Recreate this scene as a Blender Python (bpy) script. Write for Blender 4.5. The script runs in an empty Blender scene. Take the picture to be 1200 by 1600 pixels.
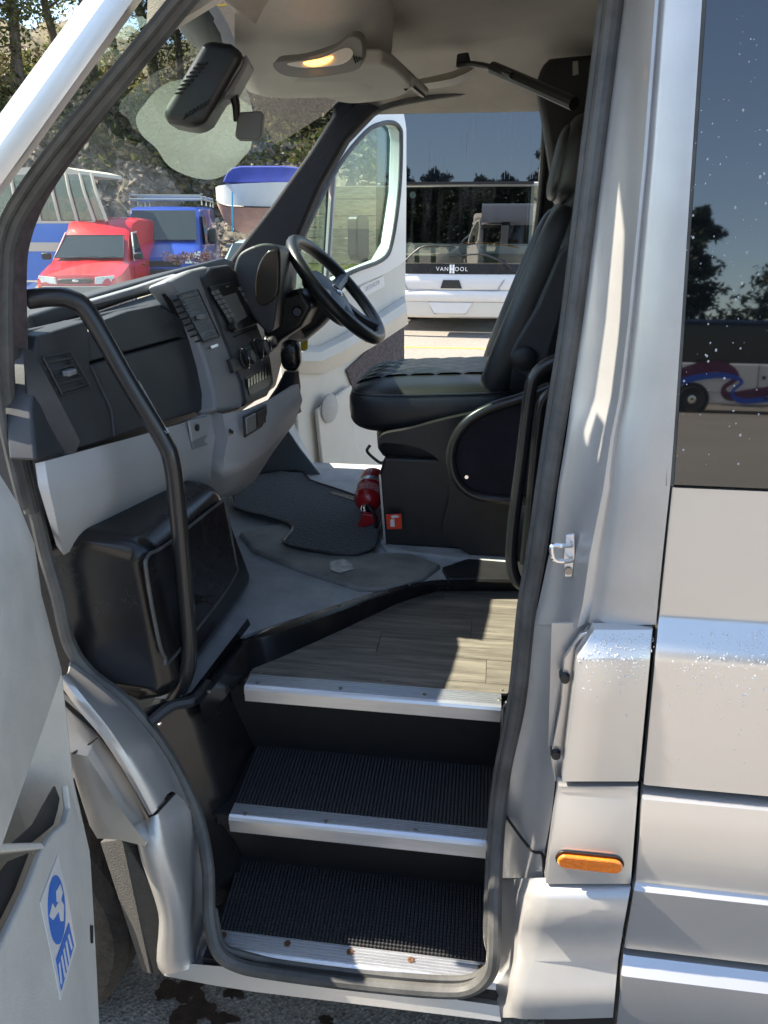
import bpy, bmesh, math, random
from mathutils import Vector, Matrix, noise
R = math.radians
random.seed(7)
scene = bpy.context.scene
# ------------------------------------------------------------------ camera
CAM = Vector((0, -1.1, 1.75)); YAW = R(8); PITCH = R(20.5); FPX = 1200.0
cd = bpy.data.cameras.new('camera'); cam = bpy.data.objects.new('camera', cd)
scene.collection.objects.link(cam); scene.camera = cam
cam.location = CAM; cam.rotation_euler = (R(90) - PITCH, 0, YAW)
cd.sensor_fit = 'VERTICAL'; cd.sensor_height = 32; cd.lens = 32 * FPX / 1600
cd.clip_start = 0.02; cd.clip_end = 2000
# ------------------------------------------------------------------ sky and sun
SUN_EL = R(48); TO_SUN = Vector((-0.985, 0.07, 0)).normalized()
w = bpy.data.worlds.new('World'); scene.world = w; w.use_nodes = True
nt = w.node_tree; bg = nt.nodes['Background']
sky = nt.nodes.new('ShaderNodeTexSky'); sky.sky_type = 'NISHITA'; sky.sun_disc = False
sky.sun_elevation = SUN_EL; sky.sun_rotation = math.atan2(TO_SUN.x, TO_SUN.y)
sky.air_density = 1.0; sky.dust_density = 0.6; sky.ozone_density = 2.0
nt.links.new(sky.outputs[0], bg.inputs[0]); bg.inputs[1].default_value = 0.13
sd = bpy.data.lights.new('sun', 'SUN'); sun = bpy.data.objects.new('sun', sd)
scene.collection.objects.link(sun); sd.energy = 5.0; sd.angle = R(0.5); sd.color = (1, 0.93, 0.82)
dvec = Vector((TO_SUN.x * math.cos(SUN_EL), TO_SUN.y * math.cos(SUN_EL), math.sin(SUN_EL)))
sun.rotation_euler = dvec.to_track_quat('Z', 'Y').to_euler(); sun.location = (0, 0, 20)
vs = scene.view_settings
vs.view_transform = 'Standard'; vs.look = 'None'; vs.gamma = 1; vs.exposure = 1.68
vs.use_white_balance = True; vs.white_balance_temperature = 6850; vs.white_balance_tint = 10; vs.use_curve_mapping = False
scene.render.engine = 'CYCLES'
scene.cycles.max_bounces = 10; scene.cycles.transparent_max_bounces = 24
scene.cycles.diffuse_bounces = 5; scene.cycles.glossy_bounces = 5

# ------------------------------------------------------------------ helpers
FW = Vector((-math.sin(YAW) * math.cos(PITCH), math.cos(YAW) * math.cos(PITCH), -math.sin(PITCH)))
RT = Vector((math.cos(YAW), math.sin(YAW), 0)); UP = RT.cross(FW)
def ray(px, py): return FW + RT * ((px - 600) / FPX) + UP * ((800 - py) / FPX)
def at(px, py, x=None, y=None, z=None, plane=None):
    """a measured point of the photograph, put at its real depth"""
    d = ray(px, py)
    if plane:
        p0, n = plane; t = (p0 - CAM).dot(n) / d.dot(n)
    elif x is not None: t = (x - CAM.x) / d.x
    elif y is not None: t = (y - CAM.y) / d.y
    else: t = (z - CAM.z) / d.z
    return CAM + d * t

def link(o): scene.collection.objects.link(o); return o
def empty(name, loc=(0, 0, 0), rz=0, parent=None):
    o = link(bpy.data.objects.new(name, None)); o.location = loc; o.rotation_euler = (0, 0, rz)
    o.empty_display_size = 0.2
    if parent: o.parent = parent
    return o
def tag(o, label, cat, group=None, kind=None):
    o['label'] = label
    if cat: o['category'] = cat
    if group: o['group'] = group
    if kind: o['kind'] = kind
    return o

class MB:
    """collects shapes; build() links them as one mesh object"""
    def __init__(s): s.v = []; s.f = []
    def add(s, vs, fs):
        n = len(s.v); s.v += [tuple(v) for v in vs]; s.f += [tuple(i + n for i in f) for f in fs]; return s
    def box(s, c, size, m=None):
        hx, hy, hz = [q / 2 for q in size]; c = Vector(c)
        vs = [Vector((x, y, z)) for x in (-hx, hx) for y in (-hy, hy) for z in (-hz, hz)]
        if m: vs = [m @ v for v in vs]
        return s.add([v + c for v in vs], [(0, 1, 3, 2), (4, 6, 7, 5), (0, 4, 5, 1), (2, 3, 7, 6), (0, 2, 6, 4), (1, 5, 7, 3)])
    def plate(s, pts, off):
        pts = [Vector(p) for p in pts]; off = Vector(off); n = len(pts)
        nr = Vector((0, 0, 0))
        for i in range(n): nr += pts[i].cross(pts[(i + 1) % n])
        if nr.dot(off) > 0: pts = pts[::-1]
        return s.add(pts + [p + off for p in pts],
                     [tuple(range(n)), tuple(range(2 * n - 1, n - 1, -1))] + [(i, n + i, n + (i + 1) % n, (i + 1) % n) for i in range(n)])
    def grid(s, rows, closed=False):
        n = len(rows[0]); vs = [p for r in rows for p in r]; fs = []
        for i in range(len(rows) - 1):
            for j in range(n if closed else n - 1):
                k = (j + 1) % n; fs.append((i * n + j, i * n + k, (i + 1) * n + k, (i + 1) * n + j))
        return s.add(vs, fs)
    def loft(s, rings):
        n = len(rings[0]); s0 = len(s.v); s.grid(rings, True)
        s.f.append(tuple(s0 + i for i in range(n))[::-1]); s.f.append(tuple(s0 + (len(rings) - 1) * n + i for i in range(n))); return s
    def tube(s, path, r, seg=12, closed=False, sub=6):
        p = spline(path, closed, sub) if sub > 1 else [Vector(q) for q in path]
        rings = []; n = len(p); up = None
        for i in range(n):
            a = p[(i - 1) % n] if (closed or i > 0) else p[i]; b = p[(i + 1) % n] if (closed or i < n - 1) else p[i]
            t = (b - a).normalized()
            if up is None: up = t.orthogonal().normalized()
            up = (up - t * up.dot(t)).normalized(); q = t.cross(up)
            rr = r[0] + (r[1] - r[0]) * i / (n - 1) if isinstance(r, tuple) else r
            rings.append([p[i] + (up * math.cos(2 * math.pi * k / seg) + q * math.sin(2 * math.pi * k / seg)) * rr for k in range(seg)])
        if closed: return s.grid(rings + [rings[0]], True)
        return s.loft(rings)
    def lathe(s, prof, o, ax, seg=24):
        o = Vector(o); ax = Vector(ax).normalized(); u = ax.orthogonal().normalized(); q = ax.cross(u)
        return s.loft([[o + ax * h + (u * math.cos(2 * math.pi * k / seg) + q * math.sin(2 * math.pi * k / seg)) * max(r, 1e-4) for k in range(seg)] for r, h in prof])
    def sq(s, c, rad, e1=0.5, e2=0.5, m=None, nu=24, nv=14):
        """rounded cushion (superellipsoid)"""
        c = Vector(c); pw = lambda a, e: math.copysign(abs(a) ** e, a); rings = []
        for i in range(nv + 1):
            ph = -math.pi / 2 + math.pi * i / nv; ph = max(-1.5, min(1.5, ph)); rg = []
            for k in range(nu):
                th = 2 * math.pi * k / nu
                v = Vector((rad[0] * pw(math.cos(ph), e1) * pw(math.cos(th), e2), rad[1] * pw(math.cos(ph), e1) * pw(math.sin(th), e2), rad[2] * pw(math.sin(ph), e1)))
                rg.append(c + (m @ v if m else v))
            rings.append(rg)
        return s.loft(rings)
    def build(s, name, mat, parent=None, sharp=35, bevel=0, solid=0, kind=None, label=None, fix=True, segs=2, sub=0):
        me = bpy.data.meshes.new(name); me.from_pydata(s.v, [], s.f)
        if fix or solid:
            bm = bmesh.new(); bm.from_mesh(me)
            if fix: bmesh.ops.recalc_face_normals(bm, faces=bm.faces)
            if solid:
                bm.normal_update(); bmesh.ops.solidify(bm, geom=list(bm.faces), thickness=solid)
            bm.to_mesh(me); bm.free()
        me.polygons.foreach_set('use_smooth', [True] * len(me.polygons))
        me.set_sharp_from_angle(angle=R(sharp)); me.materials.append(mat); me.update()
        o = link(bpy.data.objects.new(name, me))
        if parent is not None:
            o.parent = parent
            if parent.get('world_built') and parent.type == 'EMPTY': o.matrix_parent_inverse = Matrix.Translation(-Vector(parent.location))
        if sub:
            md = o.modifiers.new('sub', 'SUBSURF'); md.levels = sub; md.render_levels = sub
        if bevel:
            md = o.modifiers.new('bevel', 'BEVEL'); md.width = bevel; md.segments = segs; md.limit_method = 'ANGLE'; md.angle_limit = R(40); md.harden_normals = True
        if kind: o['kind'] = kind
        if label: o['label'] = label
        return o
def spline(path, closed=False, sub=6):
    p = [Vector(q) for q in path]; n = len(p); out = []
    for i in range(n if closed else n - 1):
        a = p[(i - 1) % n] if (closed or i > 0) else p[i]; b = p[i]; c = p[(i + 1) % n]; d = p[(i + 2) % n] if (closed or i + 2 < n) else p[(i + 1) % n]
        for k in range(sub):
            t = k / sub
            out.append(0.5 * (2 * b + (c - a) * t + (2 * a - 5 * b + 4 * c - d) * t * t + (3 * b - a - 3 * c + d) * t ** 3))
    if not closed: out.append(p[-1])
    return out
def sg(rows, n=3):
    """smooth a coarse grid of points by splines both ways"""
    r1 = [spline(r, False, n) for r in rows]; cols = list(zip(*r1)); c2_ = [spline(c, False, n) for c in cols]
    return [list(r) for r in zip(*c2_)]
def copy_tree(o, parent=None):
    c = o.copy(); link(c)
    if parent: c.parent = parent
    for ch in list(o.children): copy_tree(ch, c)
    return c
def text_mesh(name, txt, size, mat, parent, M, depth=0.001, spacing=1.0, align='CENTER'):
    cu = bpy.data.curves.new(name, 'FONT'); cu.body = txt; cu.size = size; cu.extrude = depth; cu.align_x = align; cu.space_character = spacing
    t = bpy.data.objects.new(name + '_curve', cu); link(t); bpy.context.view_layer.update()
    me = bpy.data.meshes.new_from_object(t.evaluated_get(bpy.context.evaluated_depsgraph_get()))
    bpy.data.objects.remove(t); me.transform(M); me.materials.clear(); me.materials.append(mat); me.name = name
    o = link(bpy.data.objects.new(name, me))
    if parent is not None:
        o.parent = parent
        if parent.get('world_built') and parent.type == 'EMPTY': o.matrix_parent_inverse = Matrix.Translation(-Vector(parent.location))
    return o

# ------------------------------------------------------------------ materials
MATS = {}
def mat(name, col, rough=0.5, metal=0.0, var=0.0, vscale=8.0, bump=0.0, bscale=200.0, coat=0.0, ior=1.5, stretch=(1, 1, 1), col2=None, rvar=0.0, emit=None, sheen=0, spec=0.5, object_coords=True):
    m = bpy.data.materials.new(name); m.use_nodes = True; N = m.node_tree.nodes; Lk = m.node_tree.links
    b = N['Principled BSDF']; c = (*col, 1)
    b.inputs['Base Color'].default_value = c; b.inputs['Roughness'].default_value = rough; b.inputs['Metallic'].default_value = metal
    b.inputs['IOR'].default_value = ior; b.inputs['Coat Weight'].default_value = coat; b.inputs['Coat Roughness'].default_value = 0.04
    b.inputs['Sheen Weight'].default_value = sheen; b.inputs['Specular IOR Level'].default_value = spec
    if var or bump or rvar or col2:
        tc = N.new('ShaderNodeTexCoord'); mp = N.new('ShaderNodeMapping'); mp.inputs['Scale'].default_value = stretch
        Lk.new(tc.outputs['Object'], mp.inputs[0])
        n1 = N.new('ShaderNodeTexNoise'); n1.inputs['Scale'].default_value = vscale; n1.inputs['Detail'].default_value = 6; n1.inputs['Roughness'].default_value = 0.65
        Lk.new(mp.outputs[0], n1.inputs['Vector'])
        if var or col2:
            mx = N.new('ShaderNodeMix'); mx.data_type = 'RGBA'
            rp = N.new('ShaderNodeValToRGB'); rp.color_ramp.elements[0].position = 0.33; rp.color_ramp.elements[1].position = 0.67
            Lk.new(n1.outputs['Fac'], rp.inputs[0]); Lk.new(rp.outputs[0], mx.inputs[0])
            if col2: ca, cb = c, (*col2, 1)
            else: ca, cb = tuple(q * (1 - var) for q in col) + (1,), tuple(min(1, q * (1 + var)) for q in col) + (1,)
            mx.inputs[6].default_value = ca; mx.inputs[7].default_value = cb; Lk.new(mx.outputs[2], b.inputs['Base Color'])
        if rvar:
            mr = N.new('ShaderNodeMapRange'); mr.inputs[3].default_value = max(0.02, rough - rvar); mr.inputs[4].default_value = min(1, rough + rvar)
            Lk.new(n1.outputs['Fac'], mr.inputs[0]); Lk.new(mr.outputs[0], b.inputs['Roughness'])
        if bump:
            n2 = N.new('ShaderNodeTexNoise'); n2.inputs['Scale'].default_value = bscale; n2.inputs['Detail'].default_value = 3
            Lk.new(mp.outputs[0], n2.inputs['Vector']); bp = N.new('ShaderNodeBump'); bp.inputs['Strength'].default_value = bump; bp.inputs['Distance'].default_value = 0.01
            Lk.new(n2.outputs['Fac'], bp.inputs['Height']); Lk.new(bp.outputs[0], b.inputs['Normal'])
    if emit:
        b.inputs['Emission Color'].default_value = (*emit[0], 1); b.inputs['Emission Strength'].default_value = emit[1]
    MATS[name] = m; return m
def glass(name, tint=(1, 1, 1), refl=1.0, rough=0.0, dirt=0.0, dirt_scale=(30, 30, 2), band=None):
    """thin pane: clear transmission plus Fresnel mirror, a little dirt, optional dark sun band at the top"""
    m = bpy.data.materials.new(name); m.use_nodes = True; N = m.node_tree.nodes; Lk = m.node_tree.links
    N.remove(N['Principled BSDF']); out = N['Material Output']
    tr = N.new('ShaderNodeBsdfTransparent'); tr.inputs[0].default_value = (*tint, 1)
    gl = N.new('ShaderNodeBsdfGlossy'); gl.inputs['Roughness'].default_value = rough
    lw_ = N.new('ShaderNodeLayerWeight'); lw_.inputs[0].default_value = 0.5
    pw_ = N.new('ShaderNodeMath'); pw_.operation = 'POWER'; pw_.inputs[1].default_value = 5.0; Lk.new(lw_.outputs['Facing'], pw_.inputs[0])
    mu = N.new('ShaderNodeMath'); mu.operation = 'MULTIPLY_ADD'; mu.inputs[1].default_value = 0.96 * min(refl, 1); mu.inputs[2].default_value = 0.045 * refl; mu.use_clamp = True; Lk.new(pw_.outputs[0], mu.inputs[0])
    mx = N.new('ShaderNodeMixShader'); Lk.new(mu.outputs[0], mx.inputs[0]); Lk.new(tr.outputs[0], mx.inputs[1]); Lk.new(gl.outputs[0], mx.inputs[2])
    last = mx
    tc = N.new('ShaderNodeTexCoord')
    if band:
        sp = N.new('ShaderNodeSeparateXYZ'); Lk.new(tc.outputs['Object'], sp.inputs[0])
        mr = N.new('ShaderNodeMapRange'); mr.inputs[1].default_value = band[0]; mr.inputs[2].default_value = band[1]; Lk.new(sp.outputs[2], mr.inputs[0])
        mc = N.new('ShaderNodeMix'); mc.data_type = 'RGBA'; mc.inputs[6].default_value = (*tint, 1); mc.inputs[7].default_value = (0.015, 0.04, 0.06, 1)
        Lk.new(mr.outputs[0], mc.inputs[0]); Lk.new(mc.outputs[2], tr.inputs[0])
    if dirt:
        mp = N.new('ShaderNodeMapping'); mp.inputs['Scale'].default_value = dirt_scale; Lk.new(tc.outputs['Object'], mp.inputs[0])
        ns = N.new('ShaderNodeTexNoise'); ns.inputs['Scale'].default_value = 1.0; ns.inputs['Detail'].default_value = 5; Lk.new(mp.outputs[0], ns.inputs['Vector'])
        rp = N.new('ShaderNodeMapRange'); rp.inputs[1].default_value = 0.5; rp.inputs[2].default_value = 0.85; rp.inputs[4].default_value = dirt; Lk.new(ns.outputs['Fac'], rp.inputs[0])
        df = N.new('ShaderNodeBsdfDiffuse'); df.inputs[0].default_value = (0.7, 0.7, 0.66, 1)
        m2 = N.new('ShaderNodeMixShader'); Lk.new(rp.outputs[0], m2.inputs[0]); Lk.new(mx.outputs[0], m2.inputs[1]); Lk.new(df.outputs[0], m2.inputs[2]); last = m2
    Lk.new(last.outputs[0], out.inputs[0]); MATS[name] = m; return m
silver = mat('silver_paint', (0.60, 0.59, 0.575), 0.30, 0.72, var=0.03, vscale=3, coat=0.5, rvar=0.04)
jambpaint = mat('jamb_silver', (0.52, 0.515, 0.50), 0.36, 0.72, var=0.08, vscale=14, coat=0.3)
softsilver = mat('soft_silver', (0.48, 0.473, 0.46), 0.40, 0.55, var=0.06, vscale=10, coat=0.2)
rubber = mat('rubber', (0.075, 0.075, 0.072), 0.55, var=0.35, vscale=14, bump=0.05, bscale=300)
gap = mat('panel_gap', (0.01, 0.01, 0.01), 0.8)
blackp = mat('black_plastic', (0.018, 0.018, 0.019), 0.42, var=0.2, vscale=20, bump=0.08, bscale=700)
glossb = mat('gloss_black', (0.012, 0.012, 0.013), 0.26, var=0.3, vscale=7, rvar=0.08)
tubeb = mat('powder_coated_tube', (0.022, 0.022, 0.023), 0.27)
dashb = mat('dash_black', (0.034, 0.037, 0.042), 0.5, bump=0.15, bscale=900, var=0.15, vscale=15)
dashg = mat('dash_grey', (0.24, 0.245, 0.255), 0.5, bump=0.12, bscale=900, var=0.06, vscale=6)
dashl = mat('dash_light_grey', (0.42, 0.425, 0.43), 0.5, bump=0.10, bscale=900, var=0.05, vscale=5)
doorg = mat('door_trim_grey', (0.58, 0.565, 0.52), 0.52, bump=0.15, bscale=420, var=0.10, vscale=7, rvar=.1)
consl = mat('console_fabric_daylit', (0.62, 0.585, 0.53), 0.9, bump=0.25, bscale=350, var=0.06, vscale=5, sheen=0.2)  # headliner fabric made lighter for the daylight the console catches
headl = mat('headliner_beige', (0.47, 0.43, 0.375), 0.95, bump=0.3, bscale=350, var=0.10, vscale=5, sheen=0.2)
visorb = mat('visor_beige', (0.50, 0.475, 0.42), 0.7, bump=0.1, bscale=400, var=0.05)
purple = mat('dark_carpet_trim', (0.075, 0.058, 0.062), 0.95, bump=0.4, bscale=500, var=0.35, vscale=40)
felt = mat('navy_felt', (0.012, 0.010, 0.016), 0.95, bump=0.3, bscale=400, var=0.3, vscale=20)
leather = mat('black_leather', (0.017, 0.019, 0.021), 0.4, bump=0.07, bscale=220, var=0.2, vscale=8)
leatherg = mat('grey_leather', (0.075, 0.08, 0.078), 0.45, bump=0.2, bscale=160, var=0.1, vscale=8)
alu = mat('aluminium', (0.66, 0.67, 0.69), 0.34, 0.85, var=0.06, vscale=12, stretch=(1, 8, 8), rvar=0.08)
screwm = mat('steel_screw', (0.30, 0.28, 0.26), 0.4, 0.9)
rust = mat('rusty_screw', (0.10, 0.045, 0.02), 0.8, var=0.4, vscale=200)
chrome = mat('chrome', (0.8, 0.8, 0.8), 0.12, 1.0)
cabfloor = mat('grey_floor_lino', (0.38, 0.39, 0.395), 0.6, bump=0.3, bscale=260, var=0.16, vscale=12)
carpet = mat('charcoal_carpet', (0.040, 0.042, 0.045), 1.0, bump=1.0, bscale=140, var=0.75, vscale=120, sheen=0.3)
matrub = mat('ribbed_rubber', (0.014, 0.014, 0.015), 0.5)
nubm = mat('rubber_nub', (0.05, 0.05, 0.052), 0.42)
white = mat('white_paint', (0.75, 0.75, 0.74), 0.35, coat=0.4)
redp = mat('red_extinguisher', (0.42, 0.015, 0.02), 0.3, coat=0.5)
orange = mat('amber_lens', (0.85, 0.20, 0.01), 0.18, var=0.15, vscale=80, bump=0.3, bscale=120, coat=1)
tinted = mat('tinted_glass', (0.004, 0.005, 0.006), 0.02, ior=2.0, spec=0.5)
screen = mat('grey_screen', (0.24, 0.25, 0.24), 0.25)
yellow = mat('yellow_plastic', (0.70, 0.55, 0.03), 0.45)
blue_s = mat('sticker_blue', (0.02, 0.16, 0.60), 0.4)
clear = glass('clear_glass', (0.95, 0.98, 0.97), 1.0, dirt=0.10, dirt_scale=(60, 60, 5))
wscreen = glass('windscreen_glass', (0.88, 0.95, 0.92), 1.0, dirt=0.06, dirt_scale=(30, 9, 9), band=(2.0, 2.13))
film = glass('pale_film', (0.80, 0.86, 0.80), 1.0, rough=0.2, dirt=0.0)
N = film.node_tree.nodes; o_ = N['Material Output']; df = N.new('ShaderNodeBsdfDiffuse'); df.inputs[0].default_value = (0.75, 0.8, 0.74, 1)
tl = N.new('ShaderNodeBsdfTranslucent'); tl.inputs[0].default_value = (0.75, 0.8, 0.74, 1)
a1 = N.new('ShaderNodeMixShader'); film.node_tree.links.new(df.outputs[0], a1.inputs[1]); film.node_tree.links.new(tl.outputs[0], a1.inputs[2])
a2 = N.new('ShaderNodeMixShader'); a2.inputs[0].default_value = 0.085; prev = o_.inputs[0].links[0].from_socket
film.node_tree.links.new(prev, a2.inputs[1]); film.node_tree.links.new(a1.outputs[0], a2.inputs[2]); film.node_tree.links.new(a2.outputs[0], o_.inputs[0])
def woodmat():
    m = mat('grey_oak_vinyl', (0.20, 0.17, 0.135), 0.5)
    N = m.node_tree.nodes; Lk = m.node_tree.links; b = N['Principled BSDF']
    tc = N.new('ShaderNodeTexCoord'); oi = N.new('ShaderNodeObjectInfo'); mp = N.new('ShaderNodeMapping'); mp.inputs['Scale'].default_value = (3.2, 46, 1)
    ad = N.new('ShaderNodeVectorMath'); ad.operation = 'ADD'; cmb = N.new('ShaderNodeCombineXYZ'); mu = N.new('ShaderNodeMath'); mu.operation = 'MULTIPLY'; mu.inputs[1].default_value = 37
    Lk.new(oi.outputs['Random'], mu.inputs[0]); Lk.new(mu.outputs[0], cmb.inputs[0]); Lk.new(mu.outputs[0], cmb.inputs[1])
    Lk.new(tc.outputs['Object'], ad.inputs[0]); Lk.new(cmb.outputs[0], ad.inputs[1]); Lk.new(ad.outputs[0], mp.inputs[0])
    ns = N.new('ShaderNodeTexNoise'); ns.inputs['Scale'].default_value = 1.6; ns.inputs['Detail'].default_value = 9; ns.inputs['Roughness'].default_value = 0.72; ns.inputs['Distortion'].default_value = 0.6
    Lk.new(mp.outputs[0], ns.inputs['Vector'])
    rp = N.new('ShaderNodeValToRGB'); e = rp.color_ramp.elements; e[0].position = 0.3; e[0].color = (0.075, 0.065, 0.054, 1); e[1].position = 0.68; e[1].color = (0.27, 0.24, 0.195, 1)
    k = e.new(0.5); k.color = (0.165, 0.145, 0.118, 1)
    Lk.new(ns.outputs['Fac'], rp.inputs[0]); Lk.new(rp.outputs[0], b.inputs['Base Color'])
    bp = N.new('ShaderNodeBump'); bp.inputs['Strength'].default_value = 0.15; bp.inputs['Distance'].default_value = 0.003; Lk.new(ns.outputs['Fac'], bp.inputs['Height']); Lk.new(bp.outputs[0], b.inputs['Normal'])
    return m
wood = woodmat()
def asphalt():
    m = mat('worn_tarmac', (0.2, 0.18, 0.15), 0.9)
    N = m.node_tree.nodes; Lk = m.node_tree.links; b = N['Principled BSDF']
    tc = N.new('ShaderNodeTexCoord')
    n1 = N.new('ShaderNodeTexNoise'); n1.inputs['Scale'].default_value = 0.35; n1.inputs['Detail'].default_value = 5; Lk.new(tc.outputs['Object'], n1.inputs['Vector'])
    vo = N.new('ShaderNodeTexVoronoi'); vo.inputs['Scale'].default_value = 130; Lk.new(tc.outputs['Object'], vo.inputs['Vector'])
    mx = N.new('ShaderNodeMix'); mx.data_type = 'RGBA'; mx.inputs[6].default_value = (0.175, 0.16, 0.142, 1); mx.inputs[7].default_value = (0.28, 0.252, 0.212, 1); Lk.new(n1.outputs['Fac'], mx.inputs[0])
    hs = N.new('ShaderNodeMapRange'); hs.inputs[3].default_value = 0.45; hs.inputs[4].default_value = 1.5; Lk.new(vo.outputs['Color'], hs.inputs[0])
    ml = N.new('ShaderNodeVectorMath'); ml.operation = 'SCALE'; Lk.new(mx.outputs[2], ml.inputs[0]); Lk.new(hs.outputs[0], ml.inputs['Scale']); Lk.new(ml.outputs[0], b.inputs['Base Color'])
    bp = N.new('ShaderNodeBump'); bp.inputs['Strength'].default_value = 0.7; bp.inputs['Distance'].default_value = 0.006; Lk.new(vo.outputs['Distance'], bp.inputs['Height']); Lk.new(bp.outputs[0], b.inputs['Normal'])
    return m
tarmac = asphalt()
# ------------------------------------------------------------------ the minibus: one thing with its parts
bus = empty('minibus', (1.2, 0.95, 0)); bus['world_built'] = True
tag(bus, 'silver minibus with open passenger door, entrance steps and black driver seat', 'minibus')
def PY(lst, y=None): return [at(q[0], q[1], y=(q[2] if len(q) > 2 else y)) for q in lst]
def PZ(lst, z): return [at(q[0], q[1], z=z) for q in lst]
def PP(lst, pl): return [at(q[0], q[1], plane=pl) for q in lst]
def lerp_px(tab, v):
    for (a, b), (c, d) in zip(tab, tab[1:]):
        if a <= v <= c: return b + (d - b) * (v - a) / (c - a)
    return tab[0][1] if v < tab[0][0] else tab[-1][1]
def tumble(py): return max(0, 760 - py) / 760 * 0.05

# --- B pillar with door jamb (upper)
rows = [(-70, [981, 1001, 1012, 1035, 1043, 1101]), (0, [975, 990, 1005, 1029, 1037, 1097]), (250, [943, 960, 988, 1010, 1018, 1081]),
        (500, [911, 940, 966, 986, 996, 1065]), (620, [893, 925, 950, 972, 983, 1057]), (680, [885, 905, 937, 960, 973, 1053]),
        (760, [872, 893, 922, 950, 964, 1047]), (862, [859, 885, 900, 930, 949, 1036]), (940, [842, 872, 890, 918, 939, 1028]), (976, [833, 860, 882, 910, 930, 1025])]
ys = [0.100, 0.082, 0.045, 0.012, 0.016, -0.004]
def jrow(py, pxs):
    t = tumble(py); r = []
    P = [at(px, py, y=y + t) for px, y in zip(pxs, ys)]
    r = [P[0], P[1], P[1].lerp(P[2], .6), P[2], P[2].lerp(P[3], .3) + Vector((0, -.008, 0)), P[2].lerp(P[3], .7) + Vector((0, -.010, 0)), P[3], P[3].lerp(P[4], .5) + Vector((0, .006, 0)), P[4], P[4].lerp(P[5], .12) + Vector((0, -.004, 0)), P[4].lerp(P[5], .9), P[5], P[5] + Vector((.002, .02, 0))]
    return r
dense = []
for (a, A), (b, B) in zip(rows, rows[1:]):
    for k in range(3):
        t = k / 3; dense.append((a + (b - a) * t, [q + (w_ - q) * t for q, w_ in zip(A, B)]))
dense.append(rows[-1])
MB().grid([jrow(*d) for d in dense]).build('b_pillar', softsilver, bus, sharp=50, fix=False)
# --- lower jamb
rows = [(972, [834, 862, 895, 925], .100, .02), (990, [832, 858, 890, 912], .100, .02), (1029, [828, 852, 873, 883], .100, .02), (1096, [821, 845, 863, 871], .100, .015), (1183, [803, 830, 851, 860], .100, .01), (1217, [794, 822, 845, 868], .100, .005),
        (1275, [787, 812, 838, 862], .1, -.0), (1335, [783, 806, 832, 850], .1, -.01), (1372, [782, 800, 826, 848], .1, -.02)]
g = []
for py, c, y0, y1 in rows:
    P = [at(px, py, y=y) for px, y in zip(c, (y0, y0 - .012, y1 + .02, y1))]; g.append(P + [P[-1] + Vector((.004, .03, 0))])
MB().grid(g).build('door_jamb', softsilver, bus, sharp=60, fix=False)
gp = MB()
gp.tube(PY([(790, 1275, .095), (829, 1327, .02), (847, 1334, -.016), (850, 1362, -.03)]), .0028, 6, sub=3)
gp.build('panel_seam', gap, bus)
SH = [(700, 1051), (760, 1047), (975, 1025), (1230, 1001), (1383, 989), (1487, 970), (1585, 961), (1640, 955)]
def prof(py): return lerp_px(PROF, py)
PROF = [(700, .004), (762, 0), (967, -.006), (975, -.010), (1033, -.034), (1236, -.044), (1244, -.040), (1258, -.056), (1300, -.065), (1390, -.067), (1404, -.080), (1497, -.074), (1508, -.078), (1541, -.104), (1600, -.106), (1640, -.095)]
def left_panel(name, left, pys, inset=0.0, nl=0, yadd=0.0, rim=True):
    g = []
    for py in pys:
        y = prof(py) + yadd; a = at(lerp_px(left, py), py, y=y); b = at(lerp_px(SH, py) - 2.5, py, y=y)
        row = [a + Vector((.0005, .022, 0)), a + Vector((.001, .002, 0)), a.lerp(b, .03), a.lerp(b, .5), a.lerp(b, .97), b + Vector((-.001, .002, 0)), b + Vector((-.0005, .022, 0))]
        g.append(row)
    up = [p + Vector((0, .022, 0)) for p in g[0]]; dn = [p + Vector((0, .022, 0)) for p in g[-1]]
    return MB().grid([up] + g + [dn]).build(name, silver, bus, sharp=40, fix=False)
flap = left_panel('service_flap', [(984, 927), (1027, 901), (1221, 878)], [984, 990, 1005, 1027, 1034, 1100, 1160, 1221])
MB().plate(PY([(862, 974), (938, 974), (915, 992), (886, 1032), (878, 1100), (862, 1190), (856, 1190)], .022), (0, .006, 0)).build('flap_surround', softsilver, bus)
fl = MB().plate(PY([(908, 991), (927, 984), (903, 1027), (880, 1222), (868, 1222), (860, 1183), (876, 1100), (881, 1029)], .0), (0, .01, 0)).build('flap_flange', silver, bus, bevel=.002)
for c in ((882, 1056), (868, 1175)):
    MB().lathe([(.0, -.012), (.0075, -.012), (.0085, -.004), (.0085, .01)], at(*c, y=.002), (0, 1, 0), 12).build('bolt', blackp, fl)
mk = left_panel('marker_panel', [(1229, 872), (1300, 862), (1381, 851)], [1229, 1238, 1250, 1300, 1340, 1381])
# lower corner
g = []
for py, xs, ya in [(1386, [783, 802, 828, 850], .098), (1405, [777, 801, 824, 846], .085), (1450, [774, 799, 815, 836], .06), (1500, [770, 796, 806, 822], .02), (1540, [764, 793, 799, 808], -.01), (1575, [766, 789, 795, 802], -.03), (1590, [766, 788, 795, 802], -.03)]:
    y1 = prof(py); P = [at(px, py, y=y) for px, y in zip(xs, (ya, max(ya - .03, y1 + .02), y1 + .012, y1))]; b = at(lerp_px(SH, py) - 3, py, y=y1)
    g.append(P + [P[-1].lerp(b, .1) + Vector((0, -.003, 0)), P[-1].lerp(b, .5) + Vector((0, -.003, 0)), b, b + Vector((0, .025, 0))])
g = [[p + Vector((0, .02, 0)) for p in g[0]]] + g + [[p + Vector((0, .08, -.02)) for p in g[-1]]]
MB().grid(g).build('rear_corner_panel', softsilver, bus, sharp=50, fix=False)
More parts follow.
